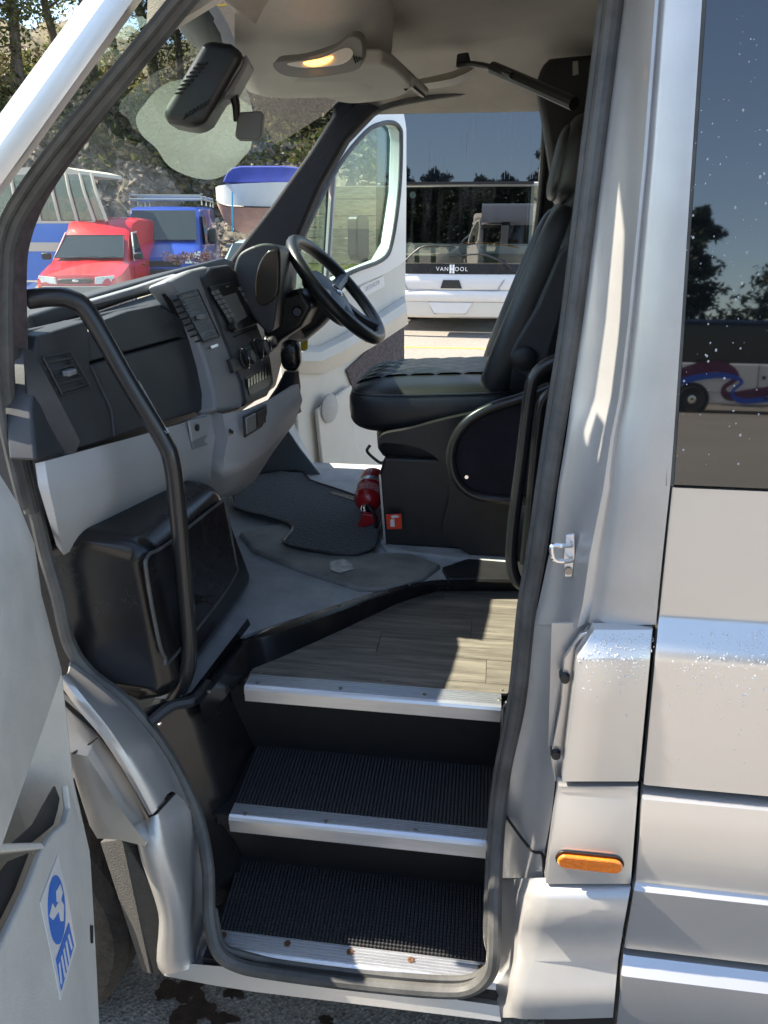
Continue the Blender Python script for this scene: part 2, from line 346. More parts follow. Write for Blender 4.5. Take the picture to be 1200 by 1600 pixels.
# door striker
sk_ = MB().plate(PY([(884, 836), (898, 834), (899, 868), (894, 902), (882, 902), (880, 870)], .045), (0, .006, 0)).build('door_striker', alu, bus, bevel=.002)
MB().tube(PY([(893, 852, .04), (880, 853, .02), (864, 852, .012), (862, 862, .01), (867, 875, .012), (882, 877, .02), (893, 876, .04)]), .004, 8, sub=4).build('striker_loop', chrome, sk_)
MB().lathe([(.006, 0), (.006, .003)], at(888, 892, y=.043), (0, -1, 0), 12).build('striker_bolt', screwm, sk_)
# amber marker lamp
lc = at(921, 1345, y=prof(1345) - .001); hw, hh = .053, .0138
def pill(c, hw, hh, n=10):
    out = []
    for s in (1, -1):
        for k in range(n + 1):
            a = -math.pi / 2 + math.pi * k / n
            out.append(c + Vector((s * (hw - hh + math.cos(a) * hh), 0, s * math.sin(a) * hh)))
    return out
lamp = MB().plate(pill(lc, hw + .003, hh + .003), (0, -.002, 0)).build('marker_lamp', blackp, bus, bevel=.002)
MB().plate(pill(lc + Vector((0, -.0025, 0)), hw, hh), (0, -.008, 0)).build('amber_lens', orange, lamp, bevel=.004)
# --- rear body side
def right_panel(name, pys):
    g = []
    for py in pys:
        y = prof(py); z = at(1100, py, y=y).z; x = at(lerp_px(SH, py) + 4, py, y=y).x
        g.append([Vector((x + .0005, y + .022, z)), Vector((x, y + .002, z)), Vector((x + .004, y, z)), Vector((1.2, y, z)), Vector((2.4, y, z)), Vector((4.9, y, z))])
    g = [[p + Vector((0, .022, 0)) for p in g[0]]] + g + [[p + Vector((0, .022, 0)) for p in g[-1]]]
    return MB().grid(g).build(name, silver, bus, sharp=40, fix=False)
rp1 = right_panel('rear_side_panel', [764, 850, 960, 967, 975, 990, 1015, 1033, 1040, 1130, 1235])
rp2 = right_panel('rear_lower_panel', [1245, 1250, 1258, 1275, 1300, 1390, 1394, 1404, 1410, 1496])
rp3 = right_panel('rear_sill_panel', [1507, 1512, 1541, 1547, 1600, 1640])
MB().box((2.6, .08, .85), (4.6, .05, 1.05)).build('inner_side_structure', gap, bus)
MB().plate([at(873, 985, y=.03), at(1040, 985, y=.03), at(1000, 1640, y=.03), at(850, 1640, y=.03)], (0, .012, 0)).build('inner_pillar_structure', gap, bus)
# side window (tinted, leaning in 4.8 degrees)
def wy(z): return (z - 1.396) * .084
wl = [at(1053, 760, y=-.004), at(1104, 0, y=.046), at(1111, -140, y=.058)]
zt = 2.2
wa = Vector((wl[0].x, wy(1.400) - .004, 1.400)); q_ = at(1104, 0, y=wy(2.02) - .004); wb = Vector((wa.x + (q_.x - wa.x) * (zt - 1.4) / (q_.z - 1.4), wy(zt) - .004, zt))
sw = MB().plate([wa, Vector((2.05, wa.y, wa.z)), Vector((2.05, wb.y, wb.z)), wb], (0, .006, 0)).build('side_window', tinted, bus)
MB().plate([wa + Vector((-.011, .001, -.003)), wa + Vector((.0, .001, -.003)), wb + Vector((0, .001, 0)), wb + Vector((-.011, .001, 0))], (0, .012, 0)).build('window_gasket', rubber, sw)
for x0 in (2.12, 3.5):
    MB().plate([Vector((x0, wa.y, wa.z)), Vector((x0 + 1.3, wa.y, wa.z)), Vector((x0 + 1.3, wb.y, wb.z)), Vector((x0, wb.y, wb.z))], (0, .006, 0)).build('side_window', tinted, bus)
MB().plate([(.2, .02, 1.39), (4.9, .02, 1.39), (4.9, .09, 2.22), (.2, .09, 2.22)], (0, .02, 0)).build('window_backing', gap, bus)
# roof, far side, back and nose
MB().grid([[Vector((x, y, z)) for x in (-.46, -.2, .3, 1, 4.9)] for y, z in [(.06, 2.2), (.10, 2.45), (.2, 2.66), (.45, 2.74), (.95, 2.76), (1.45, 2.74), (1.7, 2.66), (1.80, 2.45), (1.84, 2.17)]]).build('roof', silver, bus, solid=.02)
fs = MB(); fs.box((2.5, 1.9, .95), (4.8, .06, 1.0)).plate([(.13, 1.90, 1.45), (4.9, 1.90, 1.45), (4.9, 1.83, 2.2), (.13, 1.83, 2.2)], (0, .04, 0)); fs.build('driver_side_body', silver, bus)
for x0 in (.35, 1.75, 3.2):
    MB().plate([(x0, 1.947, 1.5), (x0 + 1.3, 1.947, 1.5), (x0 + 1.3, 1.888, 2.1), (x0, 1.888, 2.1)], (0, .006, 0)).build('side_window', tinted, bus)
MB().box((4.9, .95, 1.55), (.05, 1.75, 2.2)).build('rear_wall', silver, bus)
MB().box((2.55, .95, .76), (4.7, 1.6, .06)).box((-.25, 1.2, .70), (1.6, 1.3, .04)).build('underfloor', gap, bus)
MB().plate([(-.42, .03, 2.10), (.24, .03, 2.10), (.24, .06, 2.45), (-.42, .06, 2.45)], (0, .05, 0)).build('door_header', silver, bus)
nose = MB().loft([[Vector((x, y, z)) for y, z in [(.02 + i, .35), (.0 + i, .8), (.06 + i, zt_), (.5, zt_ + .05), (1.4, zt_ + .05), (1.86 - i, zt_), (1.92 - i, .8), (1.9 - i, .35)]] for x, i, zt_ in [(-1.0, 0.06, 1.46), (-1.25, 0.03, 1.36), (-1.55, .06, 1.18), (-1.8, .16, .95), (-1.88, .25, .7)]]).build('bonnet', silver, bus)
# A pillar outside (passenger side)
g = []
for t in (-.7, -.35, 0, .35, .7, 1, 1.3, 1.6):
    def q(a, b, y): return at(a[0] + (b[0] - a[0]) * t, a[1] + (b[1] - a[1]) * t, y=y)
    g.append([q((130, 0), (-7, 187), .13), q((137, 0), (0, 187), .09), q((150, 0), (0, 206), .055), q((162, 0), (0, 226), .03), q((190, 0), (0, 265), .0285), q((208, 0), (0, 290), .030), q((222, 0), (4, 303), .07)])
MB().grid(g).build('a_pillar', silver, bus, sharp=14, fix=False)
cr = [(350, -70), (290, 0), (233, 70), (104, 226), (38, 318), (14, 372), (8, 430), (8, 540), (14, 640), (30, 720), (50, 800)]
MB().tube(PY(cr, .095), .0135, 10).build('weatherstrip', rubber, bus)
MB().tube(PY([(a - 14, b - 4) for a, b in cr], .07), .008, 8).build('weatherstrip', rubber, bus)
# purple carpet trim
A_ = [(345, -40), (300, 20), (225, 105), (140, 215), (78, 305), (50, 370), (42, 430), (44, 545)]
B_ = [(290, -40), (245, 25), (180, 108), (95, 225), (40, 312), (26, 370), (20, 430), (22, 545)]
MB().grid([[at(b[0], b[1], y=.10), at((a[0] + b[0]) / 2, (a[1] + b[1]) / 2, y=.115), at(*a, y=.13), at(a[0] - 3, a[1], y=.2)] for a, b in zip(spline([(*a, 0) for a in A_]), spline([(*b, 0) for b in B_])) for a, b in [((a.x, a.y), (b.x, b.y))]]).build('pillar_trim', purple, bus, fix=False)
# --- door seal round the opening
seal_px = [(962, -60), (959, 0), (928, 250), (897, 500), (872, 660), (842, 862), (826, 956), (811, 1096), (787, 1217), (778, 1300), (773, 1400), (772, 1480), (765, 1520), (735, 1545), (680, 1548), (560, 1537), (430, 1520), (372, 1508), (340, 1485), (327, 1430), (324, 1350), (306, 1270), (262, 1180), (200, 1100), (140, 1052), (108, 1005), (90, 930), (72, 870), (56, 800), (36, 710), (27, 640)]
def ysl(py): return .105 - .145 * min(1, max(0, (py - 1250) / 240))
sp_ = [at(px, py, y=ysl(py) + tumble(py)) for px, py in seal_px]
MB().tube(sp_, .0135, 10, sub=5).build('door_seal', rubber, bus)
MB().tube([p + Vector((-.013 if i < 12 else .004, .016, .012 if 12 <= i < 18 else 0)) for i, p in enumerate(sp_[:20])], .007, 8, sub=5).build('door_seal_lip', rubber, bus)
# --- sill and front lower post, fender
g = [[at(a, b, y=y) for a, b, y in r] for r in [
    [(88, 1055, .0), (100, 1056, .0), (106, 1050, .05), (108, 1036, .09)], [(125, 1107, -.004), (135, 1098, -.004), (148, 1082, .05), (146, 1065, .09)],
    [(163, 1152, -.006), (172, 1143, -.008), (190, 1120, .05), (203, 1115, .09)], [(203, 1215, -.008), (212, 1206, -.01), (234, 1180, .05), (258, 1186, .09)],
    [(236, 1272, -.01), (243, 1265, -.012), (268, 1236, .05), (298, 1268, .09)]]]
MB().grid(sg(g)).build('front_jamb', softsilver, bus, sharp=55, fix=False, solid=.004)
g = [[at(a, b, y=y) for a, b, y in r] for r in [
    [(237, 1280, .03), (239, 1277, -.008), (246, 1270, -.01), (273, 1241, .05), (300, 1275, .09)], [(218, 1319, .02), (222, 1319, -.04), (262, 1341, -.032), (290, 1322, .05), (318, 1345, .09)],
    [(242, 1400, .02), (248, 1401, -.05), (279, 1395, -.037), (304, 1402, .04), (321, 1400, .09)], [(250, 1440, .02), (256, 1438, -.052), (287, 1440, -.04), (302, 1440, .03), (321, 1440, .09)],
    [(248, 1500, .02), (252, 1500, -.055), (292, 1497, -.044), (306, 1492, .0), (332, 1488, .01)], [(256, 1519, .02), (262, 1520, -.055), (300, 1512, -.045), (320, 1506, -.01), (350, 1500, .0)]]]
MB().grid(sg(g)).build('front_lower_post', softsilver, bus, sharp=80, fix=False, solid=.004)
g = []
for b, t, i in [((258, 1520), (290, 1508), (335, 1496)), ((330, 1534), (345, 1513), (365, 1508)), ((400, 1545), (405, 1523), (410, 1517)), ((500, 1557), (502, 1536), (505, 1530)), ((600, 1569), (602, 1549), (605, 1543)), ((700, 1581), (700, 1563), (700, 1552)), ((783, 1591), (780, 1573), (772, 1530))]:
    pb = at(*b, y=-.055); g.append([pb + Vector((0, .12, -.02)), pb + Vector((0, .02, -.01)), pb, at(*t, y=-.045), at((t[0] + i[0]) / 2, (t[1] + i[1]) / 2, y=-.02), at(*i, y=.0)])
MB().grid(g).build('sill', silver, bus, sharp=60, fix=False, solid=.004)
up = PY([(88, 1098), (108, 1116), (150, 1153), (176, 1188), (206, 1237), (240, 1300)], .005)
md = PY([(90, 1172), (112, 1176), (136, 1182), (162, 1222), (192, 1270), (228, 1316)], -.075)
lo = PY([(90, 1215), (116, 1215), (140, 1290), (152, 1310), (185, 1312), (226, 1322)], -.06)
MB().grid([[p + Vector((0, .03, 0)) for p in up], up, md, lo, [p + Vector((0, .06, 0)) for p in lo]]).build('front_fender', silver, bus, sharp=25, fix=False)
MB().tube([p + Vector((0, .012, .002)) for p in up], .004, 6, sub=2).tube(PY([(150, 1153, .0), (136, 1165, -.04), (114, 1177, -.078)]), .0025, 6, sub=2).tube(PY([(237, 1278, -.008), (250, 1264, -.012), (272, 1240, .045)]), .003, 6, sub=2).build('panel_seam', gap, bus)
tyrem = mat('tyre', (0.03, 0.026, 0.022), 0.85, bump=0.6, bscale=60, var=0.4, vscale=20)
flapm = mat('mud_flap_plastic', (0.055, 0.053, 0.05), 0.7, bump=0.5, bscale=300, var=.15, vscale=40)
wc = Vector((-1.05, .11, .345))
wh = MB().lathe([(.20, -.10), (.27, -.115), (.32, -.105), (.342, -.08), (.347, -.03), (.347, .03), (.342, .08), (.32, .105), (.2, .1)], wc, (0, 1, 0), 48).build('front_wheel', tyrem, bus)
MB().lathe([(.03, -.06), (.1, -.07), (.19, -.05), (.2, -.09), (.215, -.105), (.215, -.05)], wc, (0, 1, 0), 32).build('rim', mat('rim_silver', (.4, .4, .4), .4, .8), wh)
MB().plate(PY([(190, 1312), (197, 1318), (250, 1405), (256, 1432), (251, 1524), (240, 1524), (222, 1460)], -.03), (-.005, .05, 0)).build('mud_flap', flapm, bus, bevel=.003)
MB().plate(PY([(156, 1316, .02), (191, 1310, -.032), (236, 1523, -.032), (222, 1519, .0)]), (.01, .03, 0)).build('mud_flap', flapm, bus, bevel=.003)
# --- passenger door, open
hd = Vector((.33, -.944, 0)); hn = Vector((.944, .33, 0))
edge = [(-60, 640), (2, 745), (30, 790), (54, 850), (65, 930), (96, 1046), (115, 1220), (140, 1330), (148, 1480), (157, 1640)]
ep = [at(a, b, y=-.085) for a, b in edge]
g = []
for k, p in enumerate(ep):
    bul = .0 if k < 4 else .008
    g.append([p - hn * .05 + Vector((0, .02, 0)), p - hn * .006, p, p + hd * .012 + hn * .002, p + hd * (.02 if k > 5 else .06) - hn * (.09 if k > 5 else -.003), p + hd * .15 - hn * (.09 if k > 5 else -.004), p + hd * .25 - hn * (.09 if k > 5 else -.004), p + hd * .5 - hn * (.09 if k > 5 else -.004), p + hd * .93, p + hd * .97 - hn * .05])
door = MB().grid(g).build('passenger_door', doorg, bus, sharp=50, fix=False)
o0 = Vector((-.735, -.10, 0))
def dq(u, n_, z): return o0 + hd * u - hn * n_ + Vector((0, 0, z))
MB().plate([dq(0, .08, .38), dq(1.0, .08, .38), dq(1.02, .08, 1.38), dq(0, .08, 1.38)], -hn * .02).build('outer_skin', silver, door)
MB().tube([dq(-.02, .05, 1.4), dq(.12, .05, 1.72), dq(.38, .06, 2.02), dq(.6, .07, 2.12), dq(.95, .07, 2.14), dq(1.0, .06, 1.9), dq(1.0, .05, 1.38)], .028, 10).build('window_frame', silver, door)
MB().plate([dq(0, .06, 1.38), dq(1.0, .06, 1.38), dq(1.0, .07, 2.1), dq(.6, .07, 2.1), dq(.38, .06, 2.0), dq(.12, .06, 1.7)], hn * .004).build('door_glass', clear, door)
# door bin
PB = (ep[6] + hn * .075, hn)
pk = [(106, 1224), (114, 1240), (119, 1262), (132, 1300), (142, 1340), (150, 1480), (158, 1640), (-60, 1640), (-60, 1590), (0, 1483), (46, 1385), (66, 1330), (84, 1302), (104, 1284), (110, 1262)]
base = at(115, 1300, y=-.085)
def bin_at(px, py): return at(px, py, plane=(base + hn * .035, (hn + Vector((0, 0, .06))).normalized()))
bn = MB().plate([bin_at(*q) for q in pk], -hn * .012).build('door_bin', doorg, door, bevel=.004)
MB().plate([bin_at(a, b) - hn * .0 for a, b in [(-40, 1318), (66, 1316), (72, 1326), (-40, 1335)]], -hn * .06).build('bin_shelf', doorg, door, bevel=.003)
MB().plate([bin_at(a, b) + hn * .0005 for a, b in [(89, 1336), (103, 1395), (117, 1478), (93, 1563), (76, 1480), (61, 1410)]], hn * .0012).build('sticker', white, door)
MB().plate([bin_at(a, b) - hn * .02 for a, b in [(106, 1226), (113, 1245), (110, 1264), (104, 1286), (84, 1304), (66, 1318), (40, 1318), (75, 1285), (98, 1240)]], -hn * .003).build('pocket_shade', blackp, door)  # dark plates put in for the shade inside the door pockets
MB().plate([bin_at(a, b) - hn * .02 for a, b in [(68, 1330), (48, 1387), (2, 1486), (-60, 1592), (-60, 1440), (0, 1395), (40, 1342)]], -hn * .003).build('pocket_shade', blackp, door)
def on_st(lst, h, name, m): return MB().plate([bin_at(a, b) + hn * h for a, b in lst], hn * .0008).build(name, m, door)
cx, cy = 86, 1422
on_st([(cx + 13.5 * math.cos(t), cy + 54 * math.sin(t) + 6 * math.cos(t)) for t in [2 * math.pi * k / 28 for k in range(28)]], .002, 'sign_disc', blue_s)
on_st([(85, 1500), (105, 1442), (113, 1478), (93, 1548)], .002, 'sign_panel', blue_s)
on_st([(73, 1432), (78, 1412), (82, 1420), (90, 1405), (96, 1415), (95, 1440), (91, 1440), (88, 1424), (83, 1432), (79, 1438)], .0031, 'hand_symbol', white)
on_st([(84, 1393), (90, 1382), (94, 1395), (91, 1408), (85, 1410)], .0031, 'hand_symbol', white)
for k in range(5):
    on_st([(88 + k * 3.6, 1507 - k * 11), (89.5 + k * 3.6, 1503 - k * 11), (95.0 + k * 3.6 - (k == 0) * 2, 1535 - k * 11 - (k == 4) * 10), (93.5 + k * 3.6 - (k == 0) * 2, 1539 - k * 11 - (k == 4) * 10)], .0031, 'sign_text_line', white)
for c in [(142, 1460)]:
    MB().plate([bin_at(a, b) + hn * .001 for a, b in [(140, 1446), (144, 1446), (144, 1474), (141, 1474)]], hn * .001).build('door_slot', gap, door)
# ------------------------------------------------------------------ steps
Z1, Z2, Z3 = .385, .585, .80
XL, XR = -.515, .085
y3 = at(580, 1090, z=Z3).y; y3b = at(590, 1071, z=Z3).y
y2 = at(560, 1298, z=Z2).y; y2b = at(565, 1277, z=Z2).y
y1 = at(550, 1513, z=Z1).y; y1b = at(547, 1480, z=Z1).y
print('STEPS', y1, y1b, y2, y2b, y3, y3b, at(337, 1455, z=Z1), at(366, 1258, z=Z2), at(387, 1058, z=Z3))
MB().box(((XL + XR) / 2, (y1 + y2b) / 2 + .06, Z1 - .02), (XR - XL, y2b - y1 + .15, .032)).build('step_tread', blackp, bus)
MB().box(((XL + XR) / 2, (y2 + y3b) / 2 + .05, Z2 - .02), (XR - XL + .04, y3b - y2 + .07, .032)).build('step_tread', blackp, bus)
yb2 = at(400, 1166, z=Z2).y; yb1 = at(372, 1342, z=Z1).y; print('BACK', yb1, yb2)
MB().plate([(XL - .03, yb1 + .004, Z1 - .02), (XR, yb1 + .004, Z1 - .02), (XR, y2 + .012, Z2 - .006), (XL - .03, y2 + .012, Z2 - .006)], (0, .012, 0)).build('step_riser', blackp, bus)
MB().plate([(XL - .03, yb2 + .004, Z2 - .02), (XR, yb2 + .004, Z2 - .02), (XR, y3 + .014, Z3 - .006), (XL - .03, y3 + .014, Z3 - .006)], (0, .02, 0)).build('step_riser', blackp, bus)
def nosing(xl, xr, yf, yb, z, lip, drop):
    """extruded aluminium stair nosing: ribbed top, rounded front, plain lip"""
    pr = [(yb, z - .001), (yb, z + .004)]; n = 8; span = yb - yf - .006; n = 6
    for k in range(n):
        a = yb - span * k / n; d = span / n
        pr += [(a - d * .1, z + .005), (a - d * .55, z + .005), (a - d * .62, z + .0022), (a - d * .95, z + .0022)]
    pr += [(yf + .004, z + .005), (yf - .001, z + .002), (yf - .004, z - .004)]
    if lip: pr += [(yf - .004, z - drop * .45), (yf - .0015, z - drop * .5), (yf - .0015, z - drop), (yf + .002, z - drop), (yf + .004, z - .004)]
    else: pr += [(yf - .004, z - .008), (yf + .002, z - .009)]
    return MB().loft([[Vector((x, a, b)) for a, b in pr] for x in (xl, xr)]).build('step_nosing', alu, bus, sharp=25)
n3 = nosing(at(384, 1070, z=Z3).x, at(783, 1098, z=Z3).x, y3, y3b, Z3, True, .034)
n2 = nosing(at(362, 1268, z=Z2).x, XR - .01, y2, y2b, Z2, True, .036)
n1 = nosing(at(341, 1470, z=Z1).x, XR - .02, y1, y1b, Z1, False, .01)
def screw(px, py, z, par, m, r=.0045):
    p = at(px, py, z=z)
    MB().lathe([(r, -.002), (r, .0008), (r * .6, .0016), (r * .25, .0008)], p, (0, 0, 1), 10).build('screw', m, par)
for q in [(402, 1067), (532, 1075), (663, 1085), (781, 1093)]: screw(*q, Z3 + .005, n3, screwm)
for q in [(383, 1271), (509, 1283), (649, 1297), (760, 1309)]: screw(*q, Z2 + .005, n2, screwm)
for q in [(349, 1461), (449, 1474), (547, 1487), (642, 1500), (752, 1512)]: screw(*q, Z1 + .005, n1, rust, .007)
def nub_mat(xl_f, xl_b, xr, yf, yb, z):
    base = MB().plate([(xl_f, yf, z - .003), (xr, yf, z - .003), (xr, yb, z - .003), (xl_b, yb, z - .003)], (0, 0, .004)).build('step_mat', matrub, bus)
    nx, ny = 74, max(4, int((yb - yf) / .0082)); m = MB()
    for j in range(ny):
        for i in range(nx):
            t = (j + .5) / ny; xl = xl_f + (xl_b - xl_f) * t; x = xl + (xr - xl) * (i + .5) / nx; y = yf + (yb - yf) * t; a, b = .0026, .0032
            n = len(m.v); h = z + .0065
            m.v += [(x - a, y - b, z), (x + a, y - b, z), (x + a, y + b, z), (x - a, y + b, z), (x - a * .5, y - b * .5, h), (x + a * .5, y - b * .5, h), (x + a * .5, y + b * .5, h), (x - a * .5, y + b * .5, h)]
            m.f += [(n + 4, n + 5, n + 6, n + 7), (n, n + 1, n + 5, n + 4), (n + 1, n + 2, n + 6, n + 5), (n + 2, n + 3, n + 7, n + 6), (n + 3, n, n + 4, n + 7)]
    m.build('rubber_nubs', nubm, base, kind='stuff', fix=False)
yb2 = at(400, 1166, z=Z2).y; yb1 = at(372, 1342, z=Z1).y
nub_mat(at(366, 1258, z=Z2).x, at(402, 1166, z=Z2).x, XR - .01, y2b + .001, yb2, Z2)
nub_mat(at(340, 1456, z=Z1).x, at(374, 1342, z=Z1).x, XR - .02, y1b + .001, yb1, Z1)
# moulded black side of the step well
A = at(236, 1128, y=.105); B = at(300, 1095, z=.84)
sl_x = sorted([(p.z, p.x) for p in [at(a, b, y=.11) for a, b in [(236, 1128), (262, 1180), (290, 1235), (308, 1285), (320, 1340), (326, 1400), (333, 1462), (345, 1490)]]])
wl_x = [(.30, -.505), (.385, -.508), (.585, -.518), (.70, -.538), (.80, -.56), (.852, -.578)]
g = []
for k in range(15):
    z = .33 + (.852 - .33) * k / 14; xw = lerp_px(wl_x, z); xs = lerp_px(sl_x, z); row = []
    for yv, t in ((.105, 0), (.125, .25), (.15, .7), (.18, 1), (.25, 1), (.34, 1), (.44, 1), (.5, 1)): row.append(Vector((xs - .012 + (xw - xs + .012) * t + (yv - .2) * .06 * (z > .8), yv, z)))
    g.append(row)
MB().grid(g).build('step_well_side', glossb, bus, sharp=60, fix=False)
MB().plate([(-.63, .13, .3), (-.63, .9, .3), (-.63, .9, .8), (-.63, .13, .8)], (-.01, 0, 0)).plate([(-.63, .13, .3), (.1, .13, .3), (.1, .9, .3), (-.63, .9, .3)], (0, 0, -.01)).build('step_well_light_block', gap, bus)  # unseen plates added to stop sun leaking onto the steps
MB().plate([(XR, .11, .36), (XR, .86, .36), (XR, .86, Z3 - .01), (XR, .11, Z3 - .01)], (.02, 0, 0)).build('step_well_side', blackp, bus)
MB().plate([at(783, 1105, z=Z3 - .004) + Vector((0, -.004, 0)), at(790, 1095, z=Z3 - .004), at(786, 1165, y=y3), at(781, 1165, y=y3)], (.004, 0, 0)).build('corner_strip', alu, bus)
# ------------------------------------------------------------------ floors
out_px = [(300, 1095), (340, 1045), (379, 1000), (420, 981), (529, 944), (584, 926), (639, 912), (680, 906), (740, 905), (830, 905)]
top_px = [(312, 1100), (352, 1052), (389, 1001), (432, 990), (538, 953), (593, 932), (645, 917), (684, 910), (740, 909), (830, 909)]
in_px = [(330, 1130), (372, 1085), (396, 1046), (440, 1028), (529, 987), (621, 943), (655, 931), (684, 923), (740, 923), (830, 923)]
g = []
for a, b, c in zip(out_px, top_px, in_px):
    pa, pb, pc = at(*a, z=.845), at(*b, z=.848), at(*c, z=.80)
    if a[1] > 1000: pc = pb + Vector((.004, 0, -.045))
    g.append([pa + Vector((0, 0, -.02)), pa, pa.lerp(pb, .5) + Vector((0, 0, .003)), pb, pb.lerp(pc, .08) + Vector((0, 0, -.004)), pc + Vector((0, 0, -.004))])
dn = []
for a, b in zip(g, g[1:]):
    for k in range(2): dn.append([p.lerp(q, k / 2) for p, q in zip(a, b)])
dn.append(g[-1])
tr = MB().grid(dn).build('floor_edge_trim', glossb, bus, sharp=50, fix=False)
MB().tube([A + Vector((0, 0, .0)), A.lerp(B, .5) + Vector((0, 0, .012)), B + Vector((.005, 0, .003)), at(325, 1068, z=.845)], .012, 8).build('trim_end', blackp, tr)
for q in [(378, 996), (530, 945), (640, 913), (326, 1080), (250, 1131)]: screw(*q, .85, tr, screwm, .004)
wf_poly = PZ([(388, 1060), (791, 1088), (830, 1060), (830, 920), (684, 920), (621, 942), (529, 986), (396, 1046)], .793)
wf = MB().plate(wf_poly, (0, 0, -.02)).build('wood_floor', gap, bus)
# planks clipped to the floor outline
def clip(poly, x0, x1, y0, y1):
    def cut(ps, f):
        out = []
        for i in range(len(ps)):
            a, b = ps[i], ps[(i + 1) % len(ps)]; fa, fb = f(a), f(b)
            if fa >= 0: out.append(a)
            if fa * fb < 0: t = fa / (fa - fb); out.append((a[0] + (b[0] - a[0]) * t, a[1] + (b[1] - a[1]) * t))
        return out
    ps = poly
    for f in (lambda p: p[0] - x0, lambda p: x1 - p[0], lambda p: p[1] - y0, lambda p: y1 - p[1]):
        ps = cut(ps, f)
        if len(ps) < 3: return None
    return ps
p2 = [(p.x, p.y) for p in wf_poly]; ymin = min(p[1] for p in p2)
rowh = .098; joints = [-.07, .02, -.24, -.02, .2, -.1, .1]
for r in range(8):
    ya = ymin + .045 - .098 + r * rowh; xs = [-.9, joints[r % 7] - .62, joints[r % 7], joints[r % 7] + .62]
    for xa, xb in zip(xs, xs[1:]):
        c = clip(p2, xa + .0006, xb - .0006, ya + .0006, ya + rowh - .0006)
        if c: MB().plate([(x, y, .7945) for x, y in c], (0, 0, .0055)).build('plank', wood, wf)
for q in [(407, 1052), (600, 1063), (784, 1078)]: screw(*q, .8, wf, screwm, .004)
cf = PZ([(300, 1095), (376, 994), (529, 944), (584, 926), (639, 912), (680, 906), (830, 905)], .835)
cfp = [Vector((p.x, p.y, .835)) for p in cf] + [Vector((.3, 1.86, .835)), Vector((-1.1, 1.86, .835)), Vector((-1.1, .2, .835)), Vector((-.64, .2, .835))]
fl_ = MB().plate(cfp, (0, 0, -.02)).build('cab_floor', cabfloor, bus)
rd = PZ([(372, 830), (395, 858), (470, 888), (560, 917), (600, 918), (660, 902), (690, 880), (640, 862), (590, 862), (440, 815)], .85)
MB().plate(rd, (0, 0, -.03)).build('floor_ridge', mat('worn_floor', (.24, .235, .215), .55, var=.3, vscale=9, bump=.3, bscale=220), fl_, bevel=.012)
MB().plate(PZ([(514, 880), (536, 873), (548, 880), (552, 890), (530, 896), (517, 891)], .852), (0, 0, .0015)).build('silver_tape', mat('worn_tape', (.33, .33, .32), .4, .5, var=.3, vscale=60), fl_)
# ------------------------------------------------------------------ locker box under the dash
g = []
bx = MB()
top = [at(225, 850, x=-.625), at(352, 758, x=-.625)]
fb = [at(268, 1088, x=-.61), at(392, 905, x=-.61)]
yA, yB = top[0].y, top[1].y
BX = MB().loft([[Vector((-.625, .16, 1.185)), Vector((-.60, .17, .835)), Vector((-.68, .125, .835)), Vector((-.80, .12, .92)), Vector((-.93, .14, 1.0)), Vector((-.93, .18, 1.16)), Vector((-.76, .15, 1.2))],
                [Vector((-.63, .58, 1.175)), Vector((-.605, .735, .835)), Vector((-.68, .735, .835)), Vector((-.80, .735, .84)), Vector((-.93, .735, .9)), Vector((-.93, .6, 1.16)), Vector((-.76, .58, 1.19))]]).build('locker', glossb, bus, bevel=.045, segs=5)
pl = (Vector((-.608, .3, 1.0)), Vector((1, 0, .06)).normalized())
ring = [(232, 868), (262, 850), (345, 785), (352, 792), (369, 880), (369, 895), (345, 935), (268, 1030), (258, 1028), (248, 1000), (230, 900)]
rp_ = spline([at(a, b, plane=pl) for a, b in ring], True, 4)
MB().tube(rp_, .0035, 8, closed=True, sub=1).build('hatch_seal', rubber, BX)
MB().plate(rp_, (-.006, 0, 0)).build('hatch', glossb, BX, bevel=.003)
MB().lathe([(.008, 0), (.008, .012), (.012, .014), (.012, .024), (.006, .026)], at(318, 936, plane=pl), (1, 0, 0), 14).build('hatch_knob', blackp, BX)
# ------------------------------------------------------------------ dashboard
gx = lambda px, k=0: -.775 + (px - 55) / 277 * .085 + k          # the face comes back towards the driver
def dpt(px, py, dx=0.0, tilt=.22):
    n = Vector((1, -.1, tilt)).normalized(); return at(px, py, plane=(Vector((-.765 + dx, .1, 1.45)), n))
core = MB().loft([[Vector((x, y, z)) for x, z in [(-1.12, 1.46), (-.90, 1.55), (-.815, 1.58), (-.80, 1.5), (-.775, 1.36), (-.84, 1.15), (-1.12, 1.1)]] for y in (.13, .5, .9, 1.4, 1.82)])
dash = core.build('dashboard', dashb, bus, sharp=30, bevel=.015)
# top pad: long black lip and tray seen over the rail
0 and MB().grid([[dpt(px, a + (b - a) * t, -.0 - .02 * math.sin(math.pi * t) - .10 * (1 - t)) for t in (0, .25, .5, .75, 1)] for px, a, b in [(40, 520, 530), (90, 490, 512), (140, 468, 495), (190, 450, 484), (235, 436, 475), (262, 428, 470)]]).build('dash_top_pad', dashb, dash, sharp=60, fix=False, solid=.01)
MB().plate([dpt(a, b, -.12) for a, b in [(44, 492), (150, 458), (300, 415), (352, 402), (372, 410), (330, 432), (200, 470), (60, 520)]], (-.25, 0, -.055)).build('dash_top', dashb, dash, bevel=.01)
